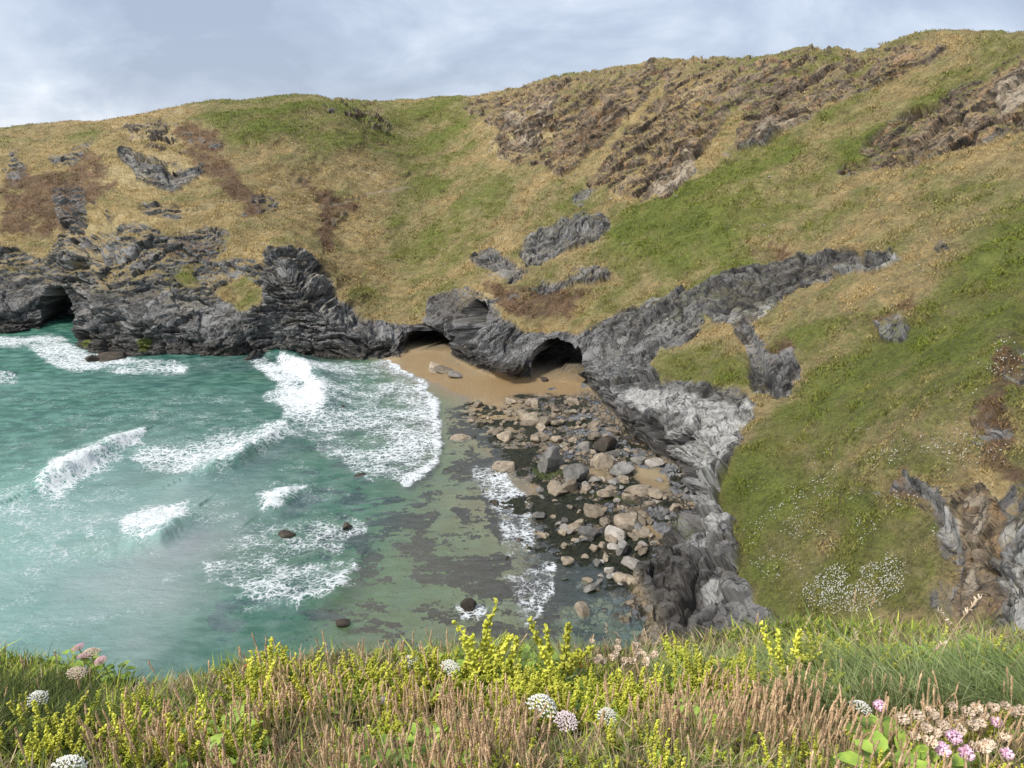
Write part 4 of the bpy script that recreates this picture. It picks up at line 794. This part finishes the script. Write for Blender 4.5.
M_DRY = simple_mat('dry_thrift_head', (.58, .45, .32), (.80, .68, .54), 120, .9, .1, vary=.15); M_ROSE = simple_mat('thrift_pink', (.80, .50, .64), (.90, .70, .80), 120, .8, .1, vary=.1); M_RED = simple_mat('rust_seed', (.38, .10, .05), (.55, .22, .12), 80, .8, .1, vary=.1); M_ORANGE = simple_mat('orange_dead_leaf', (.75, .30, .02), (.85, .50, .05), 30, .6, vary=.1)
def copyset(src, loc, rz=0, sc=1.0, label=None, group=None, tilt=(0, 0)):
    r = src.copy(); COL.objects.link(r); r.location = loc; r.rotation_euler = (tilt[0], tilt[1], rz); r.scale = (sc,) * 3
    if label: r['label'] = label
    if group: r['group'] = group
    for ch in src_children[src.name]: c = ch.copy(); COL.objects.link(c); c.parent = r
    return r
src_children = {}; used_first = set()
def thing(name, label, cat, group, parts):
    o = bpy.data.objects.new(name, None); o.empty_display_size = .02; link(o); tag(o, label, cat, group); ch = []
    for pn, me in parts: c = bpy.data.objects.new(pn, me); link(c, o); ch.append(c)
    src_children[o.name] = ch; return o
def place(src, loc, rz=0, sc=1.0, label=None, group=None, tilt=(0, 0)):
    if src.name not in used_first:
        used_first.add(src.name); src.location = loc; src.rotation_euler = (tilt[0], tilt[1], rz); src.scale = (sc,) * 3
        if label: src['label'] = label
        if group: src['group'] = group
        return src
    return copyset(src, loc, rz, sc, label, group, tilt)
def arc(p0, d0, bend, L, n=9):
    p = np.array(p0, float); d = np.array(d0, float); d /= np.linalg.norm(d); out_ = [p.copy()]
    for k in range(n - 1): d = d + np.asarray(bend) / n; d /= np.linalg.norm(d); p = p + d * L / (n - 1); out_.append(p.copy())
    return np.array(out_)

# sea beet: arching yellow-green flower spikes above fleshy leaves
def beet(seed, nsp, L, mat):
    rg = np.random.default_rng(seed); parts = []
    la = Acc()
    for k in range(10):
        a = rg.uniform(0, 6.28); e_ = rg.uniform(.3, 1.1); d = (math.cos(a) * math.cos(e_), math.sin(a) * math.cos(e_), math.sin(e_)); la.add(leaf((d[0] * .01, d[1] * .01, .005 + rg.uniform(0, .035)), d, (0, 0, 1), rg.uniform(.03, .06), rg.uniform(.012, .024), .35))
    parts.append(('leaves', la.mesh('leaves', M_LEAF)))
    for k in range(nsp):
        a = rg.uniform(0, 6.28); out0 = rg.uniform(.1, .75); d = (math.cos(a) * out0, math.sin(a) * out0, 1); path = arc((0, 0, 0), d, (rg.normal(0, .45), rg.normal(0, .45), rg.normal(0, .25)), L * rg.uniform(.6, 1.1), 14); ac = Acc()
        ac.add(tube(path, np.linspace(.0022, .0010, 14), 4))
        for t in np.linspace(.3, 1.0, 48):
            i = t * 13; j = min(int(i), 12); q = path[j] + (path[j + 1] - path[j]) * (i - j); r_ = .0085 * (1.15 - .55 * t); v = rg.normal(size=3); v /= np.linalg.norm(v)
            ac.add(lump(q + v * r_ * .75, r_ * .50, rg.integers(1e6)))
            if rg.random() < .45: ac.add(leaf(q, v + np.array([0, 0, .5]), (0, .3, 1), rg.uniform(.008, .017) * (1.2 - .6 * t), .005, .2))
        parts.append(('flower_spike', ac.mesh('flower_spike', mat)))
    return thing('sea_beet', 'yellow green plant with knobbly arching flower spikes on the cliff top', 'plant', 'yellow green sea beet plants', parts)
BEETS = [beet(1, 5, .14, M_BEET), beet(2, 6, .12, M_BEET), beet(3, 5, .13, M_BEETD), beet(4, 4, .15, M_BEET), beet(5, 6, .11, M_BEETD)]
BG = 'yellow green sea beet plants'
BZ = [((0, 250), (735, 790), 44, 1.0, 'yellow green spiky plant low in the left corner of the cliff top'), ((130, 420), (705, 780), 40, .85, 'yellow green spiky plant at the dip in the cliff edge'), ((240, 430), (690, 722), 56, 1.15, 'yellow green spiky plant along the cliff edge before the still water'),
      ((425, 540), (676, 715), 28, 1.2, 'tall yellow green spiky plant below the dark wet boulder'), ((500, 660), (705, 735), 80, 1.1, 'yellow green spiky plant in the bright band behind the white umbels'), ((660, 840), (672, 712), 56, 1.1, 'yellow green spiky plant below the grey cliff foot'),
      ((440, 530), (712, 800), 14, .85, 'yellow green spiky plant left of the big white umbel'), ((560, 860), (725, 800), 26, .8, 'yellow green spiky plant among brown spikes right of the umbels'), ((840, 1040), (664, 690), 26, .9, 'yellow green trailing plant behind the long grass'), ((850, 1040), (740, 800), 26, .8, 'yellow green plant below the pink thrift')]
beet_spots = []
for (a, b), (c_, d_), n, sc_k, lab in BZ:
    for k in range(n):
        x, y, z = on_ledge(random.uniform(a, b), random.uniform(c_, d_)); y = min(y, 2.85); beet_spots.append((y, x, float(ledge_z(x, y)) - .005, random.randrange(5), random.uniform(0, 6.28), sc_k * random.uniform(.75, 1.15), lab))
beet_spots.sort()
SV, SF, SM, off = [], [], [], 0                # past the 290 nearest the plants become one mass
BEETM = [M_LEAF, M_BEET, M_BEETD]
for q_, (y, x, z, kind, rz, s_, lab) in enumerate(beet_spots):
    if q_ < 290:
        place(BEETS[kind], (x, y, z), rz, s_, lab, lab.replace('yellow green', 'green').replace('plant', 'plants')); continue
    for c in src_children[BEETS[kind].name]:
        me_ = c.data; v = np.empty(len(me_.vertices) * 3); me_.vertices.foreach_get('co', v); f = np.empty(len(me_.loops), np.int32); me_.loops.foreach_get('vertex_index', f)
        R_ = np.array(Matrix.Rotation(rz, 3, 'Z')); v = v.reshape(-1, 3) @ R_.T * s_ + np.array([x, y, z]); SV.append(v); SF.append(f.reshape(-1, 4) + off); SM.append(np.full(len(f) // 4, BEETM.index(me_.materials[0]))); off += len(v)
me = np_mesh('beet_mass', np.vstack(SV), np.vstack(SF), M_LEAF); me.materials.append(M_BEET); me.materials.append(M_BEETD); me.polygons.foreach_set('material_index', np.concatenate(SM).astype(np.int32))
tag(link(bpy.data.objects.new('vegetation', me)), 'further mass of yellow green spiky plants along the cliff edge', 'plants', kind='stuff')
for px_, py_, sc_k, lab in [(478, 694, 2.1, 'tallest yellow green spiky plant, rising over the dark wet boulder'), (556, 692, 2.1, 'curling yellow green plant rising beside the lone reddish boulder'), (503, 692, 2.1, 'tall yellow green plant between the dark boulder and the curling one'), (592, 690, .9, 'short bright plant below the black outcrop'), (275, 692, 1.5, 'upright yellow green spike plant against still water'),
                            (688, 688, 1.4, 'yellow green plant against the grey cliff foot'), (782, 690, 1.8, 'yellow green plant with one tall curved spike on the green mound')]:
    x, y, z = on_ledge(px_, py_); y = min(y, 2.8); z = float(ledge_z(x, y)); o = place(random.choice(BEETS), (x, y, z), random.uniform(0, 6.28), sc_k, lab, BG)

# dead plantain seed spikes
def spike(seed):
    rg = np.random.default_rng(seed); st = Acc(); hd = Acc(); L = rg.uniform(.085, .12); hl = rg.uniform(.04, .065); path = arc((0, 0, 0), (rg.normal(0, .1), rg.normal(0, .1), 1), (rg.normal(0, .12), rg.normal(0, .12), 0), L, 5); st.add(tube(path, .0013, 4))
    d = path[-1] - path[-2]; hp = arc(path[-1], d, (rg.normal(0, .2), rg.normal(0, .2), 0), hl, 9); rad = .0023 * np.array([.45, .85, 1, 1, 1, .95, .9, .75, .3]) * (1 + .15 * rg.normal(size=9)); V, F = tube(hp, rad, 6); V = V + rg.normal(0, .0005, V.shape); hd.add((V, F))
    for t in rg.uniform(0, 1, 26): q = hp[int(t * 8)]; a = rg.uniform(0, 6.28); hd.add(lump(q + np.array([math.cos(a), math.sin(a), rg.uniform(0, 1)]) * .0027, .0012, rg.integers(1e6)))
    return st.mesh('stem', M_STRAW), hd.mesh('seed_head', M_BROWN)
SPM = [spike(s_) for s_ in range(8)]
SPK = [thing('plantain_spike', 'brown dead plantain seed spike on the cliff top', 'plant', 'brown plantain seed spikes', [('stem', a), ('seed_head', b)]) for a, b in SPM]
def spike_w(px, py):
    core = ((px > 225) & (py > 705) & (px < 500)) | ((px > 380) & (px < 520) & (py > 690)) | ((px > 500) & (px < 830) & (py > 722)) | ((px > 700) & (px < 900) & (py > 700)) | ((px > 100) & (py > 745)) | ((px > 800) & (py > 702) & (px < 900)) | ((px > 880) & (py > 700) & (py < 730))
    edge_ = (px > 240) & (px < 520) & (py > 668)
    return np.where(core, 1.0, np.where(edge_, .45, .04))
def spike_spots(n):
    r_ = []
    while len(r_) < n:
        x, y = rand_ledge(4000, 1.2, 2.65); z = ledge_z(x, y); px, py = fg_px(x, y, z); ok = (RNG.random(4000) < spike_w(px, py) * smooth(fbm(xyz(x, y) + 2, .2, 2), -.22, .15) * (.35 + .65 * smooth(py, 670, 740))) & (px > -30) & (px < 1054) & (py < 860); r_ += list(zip(x[ok], y[ok], z[ok]))
    return r_[:n]
sp = sorted(spike_spots(1700), key=lambda q: q[1])
vis = [q for q in sp if 1.28 < q[1]]; first = vis[:300]; rest = vis[300:] + [q for q in sp if q[1] <= 1.28]
for q in first: place(random.choice(SPK), (q[0], q[1], q[2] - .008), random.uniform(0, 6.28), random.uniform(.75, 1.15), None, None, (random.gauss(0, .14), random.gauss(0, .14)))
# the hundreds beyond those, one mesh
SV = []; SF = []; SM = []; off = 0; tmpl = []
for a, b in SPM:
    V = []; F = []; M_ = []; o2 = 0
    for mi, me_ in enumerate((a, b)):
        v = np.empty(len(me_.vertices) * 3); me_.vertices.foreach_get('co', v); f = np.empty(len(me_.loops), np.int32); me_.loops.foreach_get('vertex_index', f); V.append(v.reshape(-1, 3)); F.append(f.reshape(-1, 4) + o2); M_ += [mi] * (len(f) // 4); o2 += len(v) // 3
    tmpl.append((np.vstack(V), np.vstack(F), np.array(M_)))
for q in rest:
    V, F, M_ = tmpl[random.randrange(8)]; a = random.uniform(0, 6.28); s_ = random.uniform(.75, 1.15); R_ = np.array(Matrix.Rotation(random.gauss(0, .14), 3, 'X') @ Matrix.Rotation(random.gauss(0, .14), 3, 'Y') @ Matrix.Rotation(a, 3, 'Z'))
    SV.append(V @ R_.T * s_ + np.array([q[0], q[1], q[2] - .008])); SF.append(F + off); SM.append(M_); off += len(V)
me = np_mesh('plantain_spikes', np.vstack(SV), np.vstack(SF), M_STRAW); me.materials.append(M_BROWN); me.polygons.foreach_set('material_index', np.concatenate(SM)); tag(link(bpy.data.objects.new('dry_vegetation', me)), 'mass of brown plantain seed spikes further back along the cliff edge', 'dry plants', kind='stuff')

# umbels
def umbel(name, seed, R_, dome, mat, stem_h, label, group, px, py, stemmat=None, nf=60, tilt=(0, 0)):
    rg = np.random.default_rng(seed); st = Acc(); hd = Acc(); top = np.array([0, 0, stem_h]); st.add(tube(arc((0, 0, 0), (0, 0, 1), (0, 0, 0), stem_h - R_ * .6, 5), .0022, 5)); c0 = np.array([0, 0, stem_h - R_ * .6])
    for k in range(nf):
        rr_ = math.sqrt((k + .5) / nf); a = k * 2.39996; q = top + np.array([math.cos(a) * rr_ * R_, math.sin(a) * rr_ * R_, R_ * dome * (1 - rr_ * rr_) - R_ * dome * .5]); 
        if k % 2 == 0: st.add(tube([c0, (c0 + q) / 2 - [0, 0, R_ * .12], q - [0, 0, .003]], .0007, 3))
        m = 9 if R_ > .03 else 6
        for j in range(m): b = rg.normal(size=3) * R_ * .055; b[2] = abs(b[2]) * .5; hd.add(lump(q + b, R_ * .055, rg.integers(1e6)))
    t = thing(name, label, 'flower', group, [('stem', st.mesh('stem', stemmat or M_STEMG)), ('flower_head', hd.mesh('flower_head', mat))])
    lo, hi_ = 0, 1; x, y, z = on_ledge(px, py, stem_h * math.cos(.1)); y = min(y, 2.75); t.location = (x, y, z - stem_h); t.rotation_euler = (tilt[0], tilt[1], rg.uniform(0, 6)); used_first.add(t.name); return t
UG = 'umbel flowers on the cliff top'
for i, a in enumerate([(531, 703, .052, .75, M_WHITE, .13, 'largest creamy domed umbel flower, in front of the bright green band'), (560, 713, .040, .35, M_PINKW, .11, 'blush white flat umbel touching the largest umbel'), (611, 706, .030, .9, M_WHITE, .12, 'small round cream umbel right of the blush one'),
        (853, 707, .036, .5, M_WHITE, .12, 'white umbel half hidden in brown spikes below the long grass'), (415, 652, .034, .9, M_WHITE, .15, 'round cream umbel standing against the weedy shallows'), (441, 663, .040, .3, M_WHITE, .13, 'flat ragged white umbel beside the round cream one'),
        (31, 692, .034, .6, M_WHITE, .13, 'white umbel in dark grass at the left side'), (54, 766, .042, .6, M_WHITE, .11, 'white umbel cut by the bottom edge of the view on the left'), (391, 696, .016, .5, M_PINKW, .10, 'tiny pale blossom among brown spikes in the middle'),
        (89, 645, .029, .4, M_PINK, .17, 'pink umbel standing highest of the three at the left edge plants'), (79, 661, .027, .45, M_PINK, .16, 'pink umbel lowest and leftmost of the three'), (110, 653, .029, .4, M_PINK, .16, 'pink umbel rightmost of the three'),
        (94, 655, .045, .6, M_DRY, .15, 'brownish fading umbel between the three pink ones'), (65, 672, .038, .3, M_DRY, .14, 'flat faded cream umbel below the pink ones')]):
    umbel('umbel_flower', 50 + i, a[2] * .82, a[3], a[4], a[5], a[6], UG, a[0], a[1], tilt=(.25, random.uniform(-.1, .1)))

# thrift
def thrift(seed, mat, hr):
    rg = np.random.default_rng(seed); st = Acc(); hd = Acc(); st.add(tube(arc((0, 0, 0), (rg.normal(0, .1), 0, 1), (0, 0, 0), .10, 5), .0010, 4)); c = np.array(st.V[0][-1]) + [0, 0, hr * .5]
    for k in range(80):
        v = rg.normal(size=3); v /= np.linalg.norm(v); v[2] = v[2] * .72; hd.add(leaf(c + v * hr * .55, v + rg.normal(0, .3, 3), (v[1], -v[0], .4), hr * .42, hr * .34, .2)); hd.add(lump(c + v * hr * .5, hr * .16, rg.integers(1e6)))
    return [('stem', st.mesh('stem', M_STRAW)), ('flower_head', hd.mesh('flower_head', mat))]
TD = [thing('thrift_flower', 'dry papery beige thrift head in the clump right of centre', 'flower', 'dry thrift heads by the black outcrop', thrift(200 + k, M_DRY, .012)) for k in range(3)]
TP_ = [thing('thrift_flower', 'pink thrift flower in the right corner clump', 'flower', 'pink thrift flowers', thrift(210 + k, M_ROSE, .017)) for k in range(2)]
def place_head(src, px, py, h, sc_, lab, grp):
    x, y, z = on_ledge(px, py, h * sc_); y2 = min(y, 2.85); place(src, (x, y2, z - h * sc_ if y2 == y else float(ledge_z(x, y2))), random.uniform(0, 6.28), sc_, lab, grp)
for k in range(26): place_head(random.choice(TD), random.uniform(592, 655), random.uniform(638, 664), .11, random.uniform(1.05, 1.35), 'beige dry thrift head in the clump below the black outcrop', 'dry thrift heads below the black outcrop')
for px_, py_ in [(905, 716), (913, 722), (920, 713), (928, 708), (915, 735), (935, 714), (943, 712), (955, 715), (962, 704), (968, 711), (975, 716), (983, 722), (985, 698), (987, 712), (995, 716), (1002, 728), (1008, 712), (960, 727), (975, 745), (990, 738), (1015, 706), (1022, 708), (1000, 740), (1018, 722), (930, 740), (945, 728)]:
    place_head(random.choice(TD), px_, py_, .11, random.uniform(1.15, 1.55), 'large cream papery thrift head in the right corner clump', 'cream thrift heads in the right corner')
for px_, py_, lab in [(1000, 724, 'pink thrift flower highest in the right corner clump'), (954, 740, 'small pink thrift flower left of the middle pair'), (965, 746, 'bright pink thrift flower, left of the middle pair'), (970, 750, 'bright pink thrift flower, right of the middle pair'), (946, 753, 'pink thrift flower lowest and leftmost in the clump'), (1009, 750, 'small pink thrift flower at the far right below the cream heads'), (880, 708, 'single pink bud beside the white umbel')]:
    place_head(random.choice(TP_), px_, py_, .11, random.uniform(.9, 1.25), lab, 'pink thrift flowers')

# broad leaved plants
def broad(seed, n, L, W):
    rg = np.random.default_rng(seed); la = Acc(); st = Acc()
    for k in range(n):
        a = rg.uniform(0, 6.28); hgt = rg.uniform(.02, .07); e_ = rg.uniform(.0, .8); d = np.array([math.cos(a) * math.cos(e_), math.sin(a) * math.cos(e_), math.sin(e_)]); b = np.array([math.cos(a) * .03, math.sin(a) * .03, hgt]); st.add(tube([(0, 0, 0), b * .6, b], .0012, 3)); la.add(leaf(b, d, (0, 0, 1), L * rg.uniform(.7, 1.2), W * rg.uniform(.8, 1.1), .4))
    return [('stem', st.mesh('stem', M_STEMG)), ('leaves', la.mesh('leaves', M_LEAF))]
BL = [thing('broad_leaved_plant', 'low plant with broad glossy green leaves', 'plant', 'broad leaved plants', broad(300 + k, 14, .05, .032)) for k in range(3)]
for zone, n, sc_k, lab in [(((915, 1050), (664, 690)), 34, .85, 'broad ivy like leaves piled at the right cliff edge'), (((850, 930), (755, 800)), 9, 1.1, 'glossy leaves beside the right corner thrift'), (((180, 240), (745, 790)), 5, 1.0, 'glossy green leaves at the bottom left'), (((300, 480), (760, 810)), 10, .9, 'small glossy leaves along the bottom middle'),
                           (((430, 540), (672, 700)), 16, .9, 'glossy leaves at the feet of the tallest spiky plants'), (((30, 130), (670, 700)), 6, .9, 'green leaves around the pink umbels'), (((690, 760), (715, 740)), 4, 1.0, 'dark green leaves among brown spikes below the long grass')]:
    for k in range(n):
        x, y, z = on_ledge(random.uniform(*zone[0]), random.uniform(*zone[1])); y = min(y, 2.85); place(random.choice(BL), (x, y, float(ledge_z(x, y))), random.uniform(0, 6.28), sc_k * random.uniform(.8, 1.2), lab, lab)
# tall seeding grass stalks
def stalk(seed, L):
    rg = np.random.default_rng(seed); st = Acc(); hd = Acc(); p = arc((0, 0, 0), (rg.normal(0, .25), rg.normal(0, .1), 1), (rg.normal(0, .35), 0, 0), L, 10); st.add(tube(p, np.linspace(.0022, .0012, 10), 4))
    for t in np.linspace(.78, 1, 34):
        i = t * 9; j = min(int(i), 8); q = p[j] + (p[j + 1] - p[j]) * (i - j); v = rg.normal(size=3) * .35 + [0, 0, 1]; hd.add(leaf(q, v, (rg.normal(), rg.normal(), .2), .014, .0035, .1))
    return [('stem', st.mesh('stem', M_STRAW)), ('seed_head', hd.mesh('seed_head', M_DRY))]
STK = [thing('grass_stalk', 'tall straw coloured grass stalk', 'grass', 'tall grass stalks', stalk(400 + k, .22 + .03 * k)) for k in range(4)]
for px_, py_, s_, lab in [(915, 690, 1.0, 'tall straw stalk rising left in the long grass'), (932, 688, 1.15, 'tall straw stalk with forked look in the middle of the long grass'), (962, 690, 1.05, 'straw stalk with a brown head before the long grass'), (998, 690, 1.1, 'leaning straw stalk at the right of the long grass'), (612, 668, .7, 'short straw stalk above the thrift clump, left one'), (624, 668, .75, 'short straw stalk above the thrift clump, middle one'),
                          (640, 668, .7, 'short straw stalk above the thrift clump, right one'), (60, 700, .8, 'pale stalk in the dark left corner grass'), (800, 680, .8, 'thin straw stalk at the left of the long grass'), (850, 682, .8, 'thin straw stalk before the campion mound'), (740, 680, .7, 'thin stalk before the grey cliff foot'), (875, 684, .7, 'thin bent stalk beside the campion mound')]:
    x, y, z = on_ledge(px_, py_); y = min(y, 2.8); place(random.choice(STK), (x, y, float(ledge_z(x, y))), random.choice([0, .4, -.4, 3.1]), s_, lab, 'tall grass stalks', (0, random.uniform(-.15, .15)))
# rusty arching seed stem over the water, dead orange leaf
rg = np.random.default_rng(9); p = arc((0, 0, 0), (-.5, 0, 1), (-.9, 0, -.4), .17, 12); st = Acc(); st.add(tube(p, .0018, 4)); hd = Acc()
for t in np.linspace(.45, 1, 40): j = min(int(t * 11), 10); hd.add(lump(p[j] + (p[j + 1] - p[j]) * (t * 11 - j) + rg.normal(0, .004, 3), .0035, rg.integers(1e6)))
o = thing('seed_stem', 'arching rusty orange seed stem over the still water', 'plant', None, [('stem', st.mesh('stem', M_STRAW)), ('seed_head', hd.mesh('seed_head', M_RED))]); x, y, z = on_ledge(287, 690); o.location = (x, y, z)
la = Acc()
for k in range(4): la.add(leaf((0, 0, .03), (rg.normal(0, .6), rg.normal(0, .3), 1), (rg.normal(), 1, 0), .05, .016, .3))
for k in range(5): la.add(leaf((.02 * k, 0, .03), (rg.normal(0, .6), rg.normal(0, .3), .7), (rg.normal(), 1, 0), .045, .012, .5))
o = thing('withered_leaves', 'withered orange dock leaves left of the beige thrift clump', 'leaves', None, [('leaves', la.mesh('leaves', M_ORANGE))]); x, y, z = on_ledge(570, 676); o.location = (x, min(y, 2.75), float(ledge_z(x, min(y, 2.75))))
